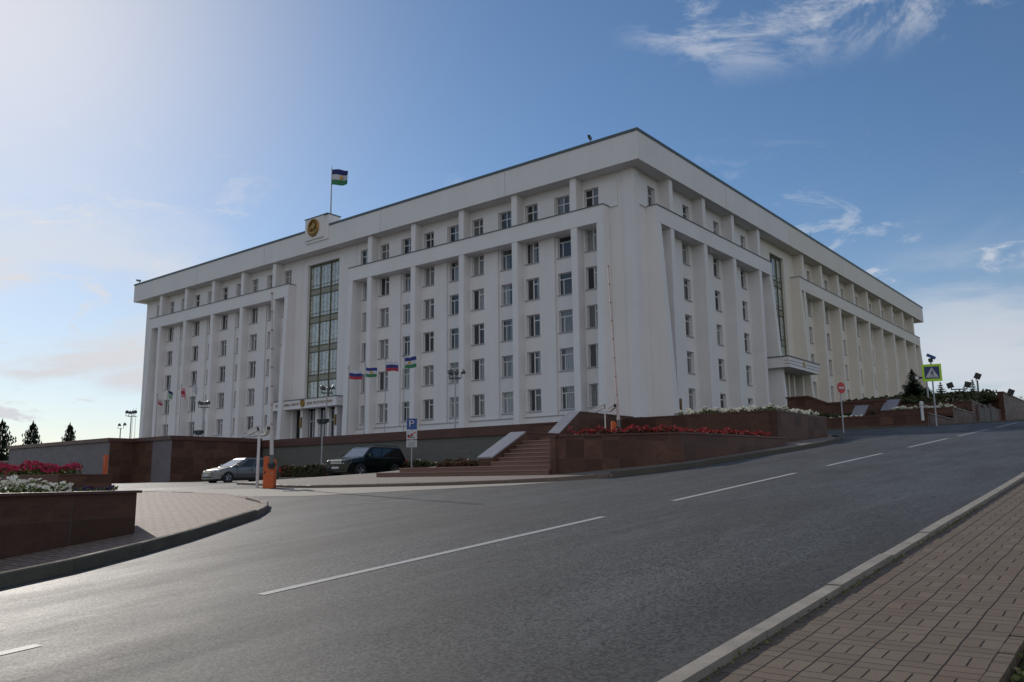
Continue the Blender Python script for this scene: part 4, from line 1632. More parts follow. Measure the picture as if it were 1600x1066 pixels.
def spruce(label, x, y, z, h, w, name='spruce_tree', dens=1.0, group=None, lean=0.0):
    r = thing(name, label, 'tree', (x, y, z), random.uniform(0, 6), group)
    tk = MB().mat('bark')
    tk.tube((0, 0, 0), (0, 0, h * .97), .035 * h * .5 + .03, .01, 7)
    tk.build('trunk', None, r)
    cr = MB().mat('spruce')
    nw = int(13 * dens) + 5
    for i in range(nw):
        f_ = i / (nw - 1)
        zz = h * (.05 + .90 * f_ ** .95)
        rad = w / 2 * (1 - f_) ** .85 * random.uniform(.70, 1.18) + .03 * h
        nb = max(5, int(11 - 5 * f_))
        a0 = random.uniform(0, 6)
        for j in range(nb):
            a = a0 + 2 * math.pi * j / nb + random.uniform(-.2, .2)
            rr = rad * random.uniform(.55, 1.25)
            d = Vector((math.cos(a), math.sin(a), 0))
            side = Vector((-d.y, d.x, 0))
            steps = max(4, int(rr / (h * .028)))
            for k in range(steps):
                q = (k + .6) / steps
                droop = -.32 * rr * q + .20 * rr * q * q * 1.2
                c = d * rr * q + Vector((0, 0, zz + droop + random.uniform(-.02, .02) * h))
                ww = rr * .30 * (1.15 - q) + .028 * h
                for sg in (-1, 1):
                    tip = c + side * sg * ww + d * ww * .5 + Vector((0, 0, -ww * .28 + random.uniform(-.3, .3) * ww * .4))
                    b1 = c + d * ww * .42
                    b0 = c - d * ww * .12
                    cr.add([b0, b1, tip], [(0, 1, 2)])
                cr.add([c + Vector((0, 0, .03 * h)), c + d * ww * .5, c - Vector((0, 0, .035 * h))], [(0, 1, 2)])
    for k in range(12):
        a = random.uniform(0, 6)
        d = Vector((math.cos(a), math.sin(a), 0)) * .02 * h
        cr.add([(0, 0, h * .93), (d.x, d.y, h * .96), (0, 0, h * 1.03)], [(0, 1, 2)])
    cr.build('crown', None, r, recalc=False)
    return r


def at_px(px, py, D):
    """where a point of the photograph lies if it is D metres away"""
    x = (px - 800) / F
    y = -(py - 533) / F
    cr, sr = math.cos(ROLL), math.sin(ROLL)
    X, Hh = x * cr - y * sr, x * sr + y * cr
    c, s = math.cos(PITCH), math.sin(PITCH)
    Y, Z = c - Hh * s, s + Hh * c
    a, b = X * math.cos(YAW) - Y * math.sin(YAW), X * math.sin(YAW) + Y * math.cos(YAW)
    k = D / math.hypot(a, b)
    return Vector((CAM.x + a * k, CAM.y + b * k, Z * k))


for lab, px, top, D, w, zb in (('tall dark spruce at the left edge beyond the low wall', 4, 657, 100, 7.6, -1.5), ('spruce with lopsided branches, second from the left edge', 52, 660, 100, 7.0, -1.5),
                               ('smallest left spruce peeking over the pale granite wall', 110, 662, 118, 5.6, -1.5)):
    q = at_px(px, top, D)
    spruce(lab, q.x, q.y, zb, q.z - zb, w, dens=1.5)
q = at_px(1424, 577, 92)
spruce('large dark spruce standing before the far end of the right facade', q.x, q.y, 6.3, q.z - 6.3, 4.4, dens=1.3)
q = at_px(1449, 603, 90)
spruce('lower bushy spruce leaning on the right side of the large one', q.x, q.y, 6.3, q.z - 6.3, 3.2)
for lab, px, top, w in (('slim spruce just behind the pedestrian crossing sign', 1469, 597, 2.0), ('thin little spruce right of the double floodlight', 1519, 593, 1.1), ('tiny spruce right of the single tall floodlight', 1536, 607, 1.0), ('little spruce beside the double floodlight', 1506, 604, 1.1)):
    q = at_px(px, top, 95)
    spruce(lab, q.x, q.y, 6.8, q.z - 6.8, w, dens=.6)

# autumn tree at the right edge
q = at_px(1606, 620, 150)
at_ = thing('autumn_tree', 'orange autumn tree beyond the wall at the right edge', 'tree', (q.x, q.y, q.z - 5.0))
MB().mat('bark').tube((0, 0, -8), (0, 0, 3.5), .18, .08).build('trunk', None, at_)
cr = MB().mat('orange_leaf')
for k in range(2600):
    d = rnd_dir() * random.random() ** .4
    lump = 1 + .25 * math.sin(d.x * 7) * math.cos(d.y * 6)
    card(cr, (d.x * 3.0 * lump, d.y * 3.0 * lump, 2.4 + d.z * 2.4 * lump), rnd_dir(), .3, .3)
cr.build('crown', None, at_, recalc=False)


# ------------------------------------------------------------------ street furniture
def head(mb, x, y, z, rz, tilt=.5):
    """one tilted spotlight head"""
    s0 = len(mb.v)
    mb.mat('coping')
    mb.tube((0, 0, 0), (0, .16, 0), .10, .17, 8)
    mb.tube((0, .16, 0), (0, .26, 0), .20, .20, 8)
    mb.mat('lampglass')
    mb.tube((0, .26, 0), (0, .285, 0), .18, .16, 8)
    mb.xf(Matrix.Translation((x, y, z)) @ Matrix.Rotation(rz, 4, 'Z') @ Matrix.Rotation(tilt, 4, 'X'), s0)


def spot_lamp(label, x, y, z0, z1, nh, group):
    r = thing('spotlight_post', label, 'lamp post', (x, y, z0), 0, group)
    H_ = z1 - z0
    MB().mat('pole').tube((0, 0, 0), (0, 0, H_ - .55), .07, .055, 10).build('pole', None, r)
    a = MB().mat('coping')
    k = .62 if nh > 1 else 0
    a.tube((-k, 0, H_ - .5), (k, 0, H_ - .5), .035)
    xs = [-k, k] if nh == 2 else [-k, 0.08, k]
    for q in xs:
        a.tube((q, 0, H_ - .5), (q, 0, H_ - .18), .03)
    if nh > 2:
        a.tube((0, -k, H_ - .5), (0, k, H_ - .5), .035)
        a.tube((0, -k, H_ - .5), (0, -k, H_ - .18), .03)
    a.build('bracket', None, r)
    for i, q in enumerate(xs):
        h = MB()
        head(h, q, 0, H_ - .14, random.uniform(-.8, .8), .55)
        h.build('lamp_head', None, r)
    if nh > 2:
        h = MB()
        head(h, 0, -k, H_ - .14, .5, .5)
        h.build('lamp_head', None, r)
    return r


GL = 'spotlight posts along the terrace in front of the facade'
spot_lamp('post with a cluster of spotlights right of the four large flags', -7.7, -15, 2.95, 7.95, 4, GL)
spot_lamp('post with a cluster of spotlights before the entrance canopy', -22.7, -15, 2.95, 7.95, 4, GL)
spot_lamp('post with a cluster of spotlights before the left wing, right of the small flags', -42.0, -15, 2.95, 7.9, 4, GL)
spot_lamp('post with a cluster of spotlights against the sky left of the building', -56.9, -15, 2.0, 7.85, 4, GL)
spot_lamp('lower post with two spotlights against the sky, furthest left', -59.2, -15, 2.0, 6.6, 2, GL)
an = MB().mat('pole')
an.tube((-59.9, -13, 2), (-59.9, -13, 8.6), .03, .015, 5)
an.tube((-60.6, -13, 2), (-60.6, -13, 8.6), .03, .015, 5)
tag(an.build('antenna_mast', None), 'pair of thin antenna rods beside the furthest left spotlights', 'antenna')


def flood_post(label, x, y, z0, z1, group='floodlight posts at the foot of the retaining wall'):
    r = thing('floodlight_post', label, 'lamp post', (x, y, z0), 0, group)
    h = z1 - z0
    MB().mat('pole').tube((0, 0, 0), (0, 0, h - .25), .06, .05, 10).build('pole', None, r)
    b = MB().mat('black')
    b.box(-.42, .42, -.06, .06, h - .30, -.22 + h)
    b.box(-.44, -.06, -.16, .20, h - .20, h + .06)
    b.box(.06, .44, -.16, .20, h - .20, h + .06)
    b.mat('lampglass')
    b.box(-.40, -.10, -.10, .16, h + .061, h + .075)
    b.box(.10, .40, -.10, .16, h + .061, h + .075)
    b.build('floodlight', None, r)
    return r


flood_post('short floodlight post between the brown bastion and the silver car', -25.9 + 0.0, -24.9, .1, 3.95)
flood_post('short floodlight post between the barrier and the dark off-road car', -13.0, -23.0, .1, 4.25)


def cam_post(label, x, y, z0, z1, rz=0, r0=.055):
    r = thing('camera_post', label, 'camera post', (x, y, z0), rz)
    h = z1 - z0
    p_ = MB().mat('pole_white')
    p_.tube((0, 0, 0), (0, 0, h), r0, r0 * .85, 10)
    p_.build('pole', None, r)
    for sx, tl in ((-1, .45), (1, .9)):
        c = MB().mat('pole_white')
        s0 = len(c.v)
        c.box(-.07, .07, -.30, .16, -.06, .08)
        c.box(-.09, .09, -.38, .18, .08, .11)
        c.mat('black')
        c.box(-.055, .055, -.312, -.30, -.045, .06)
        c.xf(Matrix.Translation((sx * .28, 0, h - .10)) @ Matrix.Rotation(sx * -1.2 if sx < 0 else .5, 4, 'Z') @ Matrix.Rotation(-.35, 4, 'X'), s0)
        c.build('camera_housing', None, r)
        a = MB().mat('pole_white').tube((0, 0, h - .22), (sx * .28, 0, h - .16), .025)
        a.build('arm', None, r)
    return r


cam_post('white post with two surveillance cameras beside the orange barrier', 8.0, -42.35, H(8, -42.35), 1.86, .65)
q = at_px(945, 636, 36)
cam_post('white post with two cameras above the red flowers', q.x, q.y, 1.4, q.z, .65, .03)


def boom_barrier(label, x, y, z0, rz, L, bm_, nring=8):
    r = thing('boom_barrier', label, 'barrier', (x, y, z0), rz)
    b = MB().mat('orange')
    s0 = len(b.v)
    b.prism([(-.19, 0), (.19, 0), (.19, .92), (.15, 1.02), (.03, 1.0), (-.04, 1.10), (-.15, 1.12), (-.19, 1.05)], -.14, .14, lambda a, c, h: (a, h, c))
    b.build('cabinet', None, r)
    b = MB().mat('black')
    b.tube((.12, -.14, .80), (.12, -.22, .80), .13, .13, 16)
    b.tube((.12, -.22, .80), (.12, -.245, .80), .06, .06, 12)
    b.build('hub', None, r)
    for q, z in ((-.13, .56), (.11, .52)):
        MB().mat('red' if q > 0 else 'black').tube((q, -.138, z), (q, -.15, z), .035, .035, 10).build('lock', None, r)
    a = MB().mat('coping')
    a.box(.05, .19, -.25, -.19, .86, 1.16)
    a.build('clamp', None, r)
    bm2 = MB().mat(bm_)
    lean = -.035
    bm2.tube((.12, -.22, 1.16), (.12 + lean * 1.0, -.22, 2.0), .07, .065, 8)
    bm2.tube((.12 + lean, -.22, 2.0), (.12 + lean * (L - 1), -.22, L), .05, .035, 8)
    bm2.mat('red')
    for i in range(nring):
        z = 2.2 + (L - 2.3) * i / (nring - 1)
        xx = .12 + lean * (z - 1)
        bm2.tube((xx, -.22, z), (xx, -.22, z + .05), .050, .050, 8)
    bm2.build('boom', None, r)
    return r


boom_barrier('orange barrier cabinet with a raised boom at the parking entrance', 8.95, -42.5, H(8.75, -42.45) - .02, .62, 7.0, 'boom')
q = at_px(962, 668, 36)
bz = q.z - 1.1 + .25
boom_barrier('orange barrier mostly hidden by the planter, its tall pinkish boom raised before the building corner', q.x, q.y, bz, .62, at_px(966, 415, 36).z - bz, 'boom_pink')
q = at_px(162, 762, 33)
orp = thing('boom_rest_post', 'narrow orange post standing alone at the left behind the near planter', 'post', (q.x, q.y, -.15))
MB().mat('orange').box(-.075, .075, -.05, .05, -.3, 1.02).build('post', None, orp)
MB().mat('orange').prism([(-.085, 1.02), (.085, 1.02), (.085, 1.15), (.03, 1.08), (-.03, 1.08), (-.085, 1.15)], -.055, .055, lambda a, c, h: (a, h, c)).build('boom_fork', None, orp)

# parking sign
q = at_px(643, 722, 47)
SG = thing('parking_sign', 'blue parking sign with two small white plates on a thin post', 'road sign', (q.x, q.y, .2), .62)
hz = at_px(643, 654, 47).z - .2
MB().mat('pole').tube((0, .05, -.2), (0, .05, hz), .04).build('post', None, SG)
pw = .30
MB().mat('blue_sign').box(-.29, .29, -.02, .02, hz - .62, hz).build('sign_board', None, SG)
lettering('P', .55, -.14, .14, 0, 0, 'white_sign', SG, (0, 0, 0), pos=(0, -.035, hz - .31), name='letter')
pl_ = MB().mat('white_sign').box(-.30, .30, -.02, .02, hz - 1.18, hz - .68)
pl_.mat('black')
pl_.box(-.22, .20, -.026, -.02, hz - 1.10, hz - 1.06)
pl_.box(-.05, .05, -.026, -.02, hz - 1.02, hz - .86)
pl_.box(-.24, -.12, -.026, -.02, hz - 1.04, hz - .92)
pl_.mat('red_sign')
s0 = len(pl_.v)
pl_.box(-.27, .27, -.030, -.024, -.025, .025)
pl_.xf(Matrix.Translation((0, 0, hz - .93)) @ Matrix.Rotation(-.6, 4, 'Y'), s0)
pl_.build('tow_plate', None, SG)
pl_ = MB().mat('white_sign').box(-.30, .30, -.02, .02, hz - 1.62, hz - 1.23)
pl_.mat('coping')
for i in range(3):
    pl_.box(-.22, .22, -.026, -.02, hz - 1.55 + i * .1, hz - 1.52 + i * .1)
pl_.build('text_plate', None, SG)

# no entry sign
q = at_px(1319, 671, 56)
ne = thing('no_entry_sign', 'red round no entry sign on a tall grey post', 'road sign', (q.x, q.y, q.z), 1.20)
hz = at_px(1318, 606, 56).z - q.z
MB().mat('pole').tube((0, .05, -.3), (0, .05, hz + .2), .04).build('post', None, ne)
d_ = MB().mat('red_sign').tube((0, 0, hz), (0, -.03, hz), .36, .36, 28)
d_.mat('white_sign')
d_.box(-.25, .25, -.036, -.031, hz - .06, hz + .06)
d_.build('sign_board', None, ne)

# pedestrian crossing sign with solar panel and beacon
q = at_px(1464, 666, 63)
pc = thing('crossing_sign', 'square pedestrian crossing sign with lime border and solar panel on top', 'road sign', (q.x, q.y, q.z), .28)
hz = at_px(1461, 582, 63).z - q.z
MB().mat('pole').tube((0, .06, -.3), (0, .06, hz + 1.0), .05).build('post', None, pc)
bd = MB().mat('lime_sign').box(-.60, .60, -.02, .02, hz - .60, hz + .58)
bd.mat('navy_sign')
bd.box(-.46, .46, -.028, -.021, hz - .42, hz + .42)
bd.mat('white_sign')
bd.prism([(-.42, hz - .36), (.42, hz - .36), (0, hz + .36)], .029, .034, lambda a, c, h: (a, -h, c))
bd.mat('navy_sign')
# walking figure on the white triangle, over stripes
bd.tube((.02, -.036, hz + .13), (.02, -.042, hz + .13), .05, .05, 12)
for pts in ([(-.03, hz + .07), (.05, hz + .07), (.06, hz - .10), (-.04, hz - .10)], [(-.04, hz - .10), (.0, hz - .10), (-.10, hz - .27), (-.15, hz - .27)],
            [(.01, hz - .10), (.06, hz - .10), (.14, hz - .27), (.09, hz - .27)], [(-.03, hz + .06), (-.01, hz + .02), (-.11, hz - .07), (-.13, hz - .04)],
            [(.05, hz + .06), (.13, hz - .05), (.11, hz - .07), (.04, hz + .0)]):
    bd.prism(pts, .036, .042, lambda a, c, h: (a, -h, c))
for i in range(5):
    x0 = -.36 + i * .155
    bd.prism([(x0, hz - .35), (x0 + .07, hz - .35), (x0 + .075, hz - .29), (x0 + .02, hz - .29)], .036, .040, lambda a, c, h: (a, -h, c))
bd.build('sign_board', None, pc)
s_ = MB().mat('navy_sign')
s0 = len(s_.v)
s_.box(-.30, .30, -.26, .26, -.015, .015)
s_.xf(Matrix.Translation((.05, .06, hz + 1.12)) @ Matrix.Rotation(.5, 4, 'Y') @ Matrix.Rotation(.5, 4, 'X'), s0)
s_.build('solar_panel', None, pc)
MB().mat('black').box(-.14, .14, -.06, .12, hz + .74, hz + .98).build('battery_box', None, pc)
bc = MB().mat('black')
bc.tube((-.95, 0, hz - .32), (-.70, 0, hz - .32), .03)
bc.tube((-.95, -.06, hz - .32), (-.95, .10, hz - .32), .17, .17, 14)
bc.mat('lampglass')
bc.tube((-.95, -.06, hz - .32), (-.95, -.08, hz - .32), .12, .12, 14)
bc.build('beacon', None, pc)

# floodlights on the right terrace and white bollard lamp
def flood_pair(label, px, top, D, zb, n):
    q = at_px(px, top, D)
    r = thing('terrace_floodlight', label, 'floodlight', (q.x, q.y, zb), .3, 'floodlights on the right terrace')
    h = q.z - zb
    p_ = MB().mat('coping').tube((0, 0, 0), (0, 0, h - .55), .08)
    if n == 2:
        p_.tube((-.75, 0, h - .55), (.75, 0, h - .55), .06)
    p_.build('pole', None, r)
    for x in ((-.75, .75) if n == 2 else (0,)):
        m = MB().mat('black')
        s0 = len(m.v)
        m.box(-.28, .28, -.18, .18, -.1, .45)
        m.tube((0, 0, -.3), (0, 0, -.1), .05)
        m.xf(Matrix.Translation((x, 0, h - .28)) @ Matrix.Rotation(.45 * (1 if n == 1 else -.6 * (1 if x < 0 else -1)), 4, 'Y'), s0)
        m.build('lamp_head', None, r)
    return r


flood_pair('pair of black floodlights on one short post above the right terrace', 1498, 600, 95, 6.6, 2)
flood_pair('single tilted black floodlight on the taller post', 1526, 586, 95, 6.6, 1)
flood_pair('lone tilted floodlight on top of the far retaining wall', 1578, 611, 100, 8.0, 1)
q = at_px(1442, 655, 64)
bl_ = thing('bollard_lamp', 'white bollard lamp left of the crossing sign post', 'bollard', (q.x, q.y, q.z - .1), 0)
hb = at_px(1441, 627, 64).z - q.z + .1
MB().mat('pole_white').tube((0, 0, 0), (0, 0, hb - .25), .10, .085, 12).build('post', None, bl_)
m = MB().mat('pole_white')
m.tube((0, 0, hb - .25), (0, 0, hb), .15, .10, 12)
m.build('lamp_head', None, bl_)
q = at_px(1452, 640, 84)
sl2 = thing('street_lamp', 'grey street lamp post with a dark head left of the crossing sign', 'lamp post', (q.x, q.y, q.z), 0)
hb = at_px(1444, 588, 84).z - q.z
MB().mat('pole').tube((0, 0, 0), (0, 0, hb - .2), .10, .07, 10).build('pole', None, sl2)
m = MB().mat('black')
m.box(-.75, .35, -.2, .2, hb - .2, hb - .05)
m.build('lamp_head', None, sl2)


# ------------------------------------------------------------------ flags
def flag(name_label, x, y, z0, ztop, fw, fh, bands, group, rz=.55, wave=.12, droop=0., emblem=False, r0=.045, sag=0.0, base=None):
    r = thing('flagpole', name_label, 'flagpole', (x, y, z0), rz, group)
    h = ztop - z0
    p_ = MB().mat('pole').tube((0, 0, 0), (0, 0, h), r0, r0 * .6, 8)
    p_.build('pole', None, r)
    MB().mat('coping').tube((0, 0, h), (0, 0, h + .35), .05, .01, 8).build('finial', None, r)
    f_ = MB()
    nx, nz = 14, 4 * len(bands)
    ph = random.uniform(0, 6)
    def P(i, j):
        u, v = i / nx, j / nz
        xx = fw * u * (1 - .18 * droop)
        yy = wave * math.sin(u * 7 + ph + v * 1.2) * (.25 + u)
        zz = h - .12 - fh * v * (1 - .15 * u * droop) - droop * fh * .75 * u ** 1.4 + sag * math.sin(u * 3.1) * .1 + .03 * math.sin(u * 8 + ph)
        return (xx + .05, yy, zz)
    for j in range(nz):
        f_.mat(bands[j * len(bands) // nz])
        for i in range(nx):
            f_.add([P(i, j), P(i + 1, j), P(i + 1, j + 1), P(i, j + 1)], [(0, 1, 2, 3)])
    fl = f_.build('flag', None, r, smooth=True, recalc=False)
    if emblem:
        e = MB().mat('gold')
        k = fh * .15
        c = Vector(P(nx // 2, nz // 2))
        for sg in (-1, 1):
            s_ = [(c.x + k * math.cos(2 * math.pi * i / 14), c.y + sg * (.03 + .05 * wave), c.z + k * math.sin(2 * math.pi * i / 14)) for i in range(14)]
            e.add(s_, [tuple(range(14))])
        e.build('emblem', None, fl, recalc=False)
    return r


RU = ['flag_white', 'flag_blue', 'flag_red']
BA = ['flag_blue', 'flag_white', 'flag_green']
FG = 'flags on poles in front of the right wing'
flag('white blue red flag nearest the entrance, first of the four large flags', -19.9, -15, 2.95, 9.3, 1.15, .78, RU, FG, wave=.1, droop=.15)
flag('blue white green flag, second of the four large flags', -17.8, -15, 2.95, 9.3, .95, .78, BA, FG, wave=.1, droop=.05, emblem=True)
flag('white blue red flag third from the left, right of the first blue white green one', -15.35, -15, 2.95, 9.6, 1.08, .78, RU, FG, wave=.14, droop=.12)
flag('blue white green flag furthest right of the four large flags', -13.2, -15, 2.95, 9.65, .90, .85, BA, FG, rz=.4, wave=.14, droop=-.15, emblem=True)
FG2 = 'small limp flags in front of the left wing'
flag('limp red and white flag furthest left of the small flags', -51.4, -15, 2.95, 9.2, 0.50, 0.68, ['flag_white', 'flag_pink', 'flag_red'], FG2, droop=.7, wave=.2)
flag('limp pale green flag, second of the small flags', -49.3, -15, 2.95, 9.9, 0.62, 0.90, ['flag_navy', 'flag_mint', 'flag_mint'], FG2, droop=.8, wave=.2)
flag('pink and red flag, third of the small flags', -46.6, -15, 2.95, 9.9, 0.62, 0.99, ['flag_pink', 'flag_red', 'flag_pink'], FG2, droop=.5, wave=.2)
flag('limp white flag nearest the entrance among the small flags', -44.3, -15, 2.95, 10.2, 0.43, 0.99, ['flag_white', 'flag_white', 'flag_white'], FG2, droop=.8, wave=.2)
flag('blue white green flag flying from the roof above the gold crest', -43.7, 1.5, 31.2, 38.0, 2.1, 2.0, ['flag_navy', 'flag_white', 'flag_green'], None, rz=.6, wave=.35, droop=.12, emblem=True, r0=.10)


# ------------------------------------------------------------------ cars
def loft(mb, secs, close=True):
    n = len(secs[0])
    vs = [p_ for s_ in secs for p_ in s_]
    fs = []
    for i in range(len(secs) - 1):
        for j in range(n - 1):
            a = i * n + j
            fs.append((a, a + 1, a + n + 1, a + n))
    if close:
        fs.append(tuple(range(n))[::-1])
        fs.append(tuple(range((len(secs) - 1) * n, len(secs) * n)))
    mb.add(vs, fs)


def car(name, label, loc, rz, sp):
    """sp: dict of the side profile; x forward, y to the left, z up, all in metres"""
    r = thing(name, label, 'car', loc, rz)
    paint = sp['paint']
    W = sp['w'] / 2
    body = MB().mat(paint)
    secs = []
    zb = sp['sill']
    for x, zt, wf in sp['lower']:                     # station, top of the body, width factor
        w = W * wf
        half = [(w * .90, zb), (w * .985, zb + .10), (w, zb + (zt - zb) * .45), (w * .985, zb + (zt - zb) * .72), (w * .955, zt - .045), (w * .90, zt)]
        sec = [(x, y, z) for y, z in half] + [(x, w * .45, zt + .025), (x, 0, zt + .035), (x, -w * .45, zt + .025)] + [(x, -y, z) for y, z in half[::-1]]
        secs.append(sec)
    loft(body, secs)
    o = body.build('body', None, r, smooth=False)
    bv = o.modifiers.new('round', 'BEVEL')
    bv.width = .03
    bv.segments = 2
    bv.limit_method = 'ANGLE'
    bv.angle_limit = R(28)
    # wheel arches
    for wx in (sp['fw'], sp['rw']):
        for sd_ in (-1, 1):
            a = MB().mat('rubber')
            a.tube((wx, sd_ * (W * .90), sp['wr']), (wx, sd_ * (W * 1.004), sp['wr']), sp['wr'] * 1.17, sp['wr'] * 1.17, 24)
            a.build('wheel_arch', None, r)
    # cabin: base on the belt line, roof narrower
    bx0, bx1, rx0, rx1, zbelt, zroof = sp['cab']
    wb_, wr_ = W * .93, W * .74
    cab = MB().mat(paint)
    hood_z = zbelt
    base = [(bx0, zbelt - .03), (bx1, zbelt - .03)]
    def cp_(x, w, z):
        return [(x, w, z), (x, -w, z)]
    pts = {}
    lo = [(bx1, wb_ * .96, zbelt - .04), (bx0, wb_ * .96, zbelt - .04), (bx0, -wb_ * .96, zbelt - .04), (bx1, -wb_ * .96, zbelt - .04)]
    mid_ = [(rx1 + .02, wr_, zroof - .06), (rx0 - .02, wr_, zroof - .06), (rx0 - .02, -wr_, zroof - .06), (rx1 + .02, -wr_, zroof - .06)]
    top = [(rx1 - .12, wr_ * .86, zroof), (rx0 + .12, wr_ * .86, zroof), (rx0 + .12, -wr_ * .86, zroof), (rx1 - .12, -wr_ * .86, zroof)]
    cab.add(lo + mid_ + top, [(0, 3, 2, 1), (0, 1, 5, 4), (1, 2, 6, 5), (2, 3, 7, 6), (3, 0, 4, 7), (4, 5, 9, 8), (5, 6, 10, 9), (6, 7, 11, 10), (7, 4, 8, 11), (8, 9, 10, 11)])
    c = cab.build('roof', None, r)
    bv = c.modifiers.new('round', 'BEVEL')
    bv.width = .05
    bv.segments = 2
    L3 = lambda a, b, t_: tuple(a[i] + (b[i] - a[i]) * t_ for i in range(3))

    def panel(nm, a, b, c_, d, ins, out, mt='car_glass'):
        """glass panel inset in the quad a b c d (a, b low; c, d high) pushed outwards"""
        l0, l1, h0, h1 = ins
        A = L3(L3(a, b, l0), L3(d, c_, l0), h0)
        B = L3(L3(a, b, l1), L3(d, c_, l1), h0)
        Cc = L3(L3(a, b, l1), L3(d, c_, l1), h1)
        Dd = L3(L3(a, b, l0), L3(d, c_, l0), h1)
        m = MB().mat(mt)
        o_ = Vector(out)
        q_ = [tuple(Vector(v) + o_) for v in (A, B, Cc, Dd)]
        q2 = [tuple(Vector(v) - o_ * .6) for v in (A, B, Cc, Dd)]
        m.add(q_ + q2, [(0, 1, 2, 3), (7, 6, 5, 4), (0, 4, 5, 1), (1, 5, 6, 2), (2, 6, 7, 3), (3, 7, 4, 0)])
        return m.build(nm, None, r)
    panel('windscreen', lo[0], lo[3], mid_[3], mid_[0], (.07, .93, .10, .93), (.012, 0, .012), sp.get('screen', 'car_glass'))
    panel('rear_window', lo[1], lo[2], mid_[2], mid_[1], (.08, .92, .15, .9), (-.012, 0, .008))
    for sgn, (a, b, c_, d) in ((1, (lo[0], lo[1], mid_[1], mid_[0])), (-1, (lo[3], lo[2], mid_[2], mid_[3]))):
        for l0, l1 in sp['side']:
            panel('side_window', a, b, c_, d, (l0, l1, .10, .92), (0, sgn * .013, .004))
    # wheels
    for wx in (sp['fw'], sp['rw']):
        for sd_ in (-1, 1):
            y1 = sd_ * (W * 1.012)
            y0 = sd_ * (W - .2)
            w = MB().mat('rubber')
            rr = sp['wr']
            prof = [(rr * .66, y1), (rr * .93, y1), (rr, y1 - sd_ * .035), (rr, y0), (rr * .66, y0)]
            n = 28
            vs = [(wx + q * math.cos(2 * math.pi * i / n), y, rr + q * math.sin(2 * math.pi * i / n)) for i in range(n) for q, y in prof]
            m_ = len(prof)
            w.add(vs, [(i * m_ + j, i * m_ + (j + 1) % m_, ((i + 1) % n) * m_ + (j + 1) % m_, ((i + 1) % n) * m_ + j) for i in range(n) for j in range(m_)])
            wo_ = w.build('wheel', None, r)
            rm = MB().mat('black')
            rm.tube((wx, y1 - sd_ * .07, rr), (wx, y1 - sd_ * .05, rr), rr * .66, rr * .66, 20)
            rm.mat('rim')
            for k in range(5):
                a = 2 * math.pi * k / 5 + .3
                for da in (-.16, .16):
                    e = (wx + rr * .62 * math.cos(a + da * .9), y1 - sd_ * .012, rr + rr * .62 * math.sin(a + da * .9))
                    rm.tube((wx + rr * .1 * math.cos(a), y1 - sd_ * .02, rr + rr * .1 * math.sin(a)), e, .024, .028, 5)
            rm.tube((wx, y1 - sd_ * .03, rr), (wx, y1 - sd_ * .008, rr), rr * .16, rr * .14, 12)
            prof = [(rr * .68, y1 - sd_ * .004), (rr * .60, y1 - sd_ * .012), (rr * .60, y1 - sd_ * .06)]
            vs = [(wx + q * math.cos(2 * math.pi * i / n), y, rr + q * math.sin(2 * math.pi * i / n)) for i in range(n) for q, y in prof]
            rm.add(vs, [(i * 3 + j, i * 3 + j + 1, ((i + 1) % n) * 3 + j + 1, ((i + 1) % n) * 3 + j) for i in range(n) for j in range(2)])
            rm.build('rim', None, wo_)
    fx = sp['nose']
    hz0, hz1 = sp['lamp']
    for sd_ in (-1, 1):
        h = MB().mat('headlamp')
        y0, y1 = sd_ * W * .50, sd_ * W * .93
        h.add([(fx + .012, y0, hz0), (fx - .16, y1, hz0 + .02), (fx - .30, y1 * .97, hz1), (fx - .05, y0, hz1 - .01), (fx - .2, y0, hz0), (fx - .4, y1 * .9, hz0 + .02), (fx - .5, y1 * .9, hz1 - .02), (fx - .3, y0, hz1 - .03)],
              [(0, 1, 2, 3), (7, 6, 5, 4), (0, 4, 5, 1), (1, 5, 6, 2), (2, 6, 7, 3), (3, 7, 4, 0)])
        h.build('headlight', None, r)
        m = MB().mat(paint)
        mx = bx1 - .42
        m.box(mx - .07, mx + .07, sd_ * (W * .95), sd_ * (W * .95 + .20), zbelt + .03, zbelt + .19) if sd_ > 0 else m.box(mx - .07, mx + .07, -(W * .95 + .20), -(W * .95), zbelt + .03, zbelt + .19)
        m.build('side_mirror', None, r)
        tl_ = MB().mat('red_sign')
        rx = sp['lower'][0][0]
        yy = sorted((sd_ * W * .70, sd_ * W * .92))
        tl_.box(rx - .012, rx + .10, yy[0], yy[1], zbelt - .32, zbelt - .08)
        tl_.build('tail_light', None, r)
    g_ = MB().mat('black')
    gz0, gz1 = sp['grille']
    g_.box(fx - .1, fx + .015, -W * .46, W * .46, gz0, gz1)
    g_.mat('chrome')
    g_.box(fx - .05, fx + .03, -W * .48, W * .48, gz1 - .015, gz1 + .03)
    for i in range(3):
        z = gz0 + (gz1 - gz0) * (i + .5) / 3
        g_.box(fx - .05, fx + .026, -W * .43, W * .43, z - .012, z + .012)
    g_.build('grille', None, r)
    b2 = MB().mat(sp['bumper'])
    bz0, bz1 = sp['bump']
    b2.prism([(fx - .35, -W * .97), (fx - .05, -W * .86), (fx + .06, -W * .5), (fx + .08, 0), (fx + .06, W * .5), (fx - .05, W * .86), (fx - .35, W * .97)], bz0, bz1, lambda a, c, h: (a, c, h))
    b2.mat('black')
    b2.box(fx + .0, fx + .088, -W * .55, W * .55, bz0 + .06, bz0 + .14)
    b2.build('bumper', None, r)
    n_ = MB().mat('plate').box(fx + .07, fx + .10, -.26, .26, bz0 + .17, bz0 + .28)
    n_.build('number_plate', None, r)
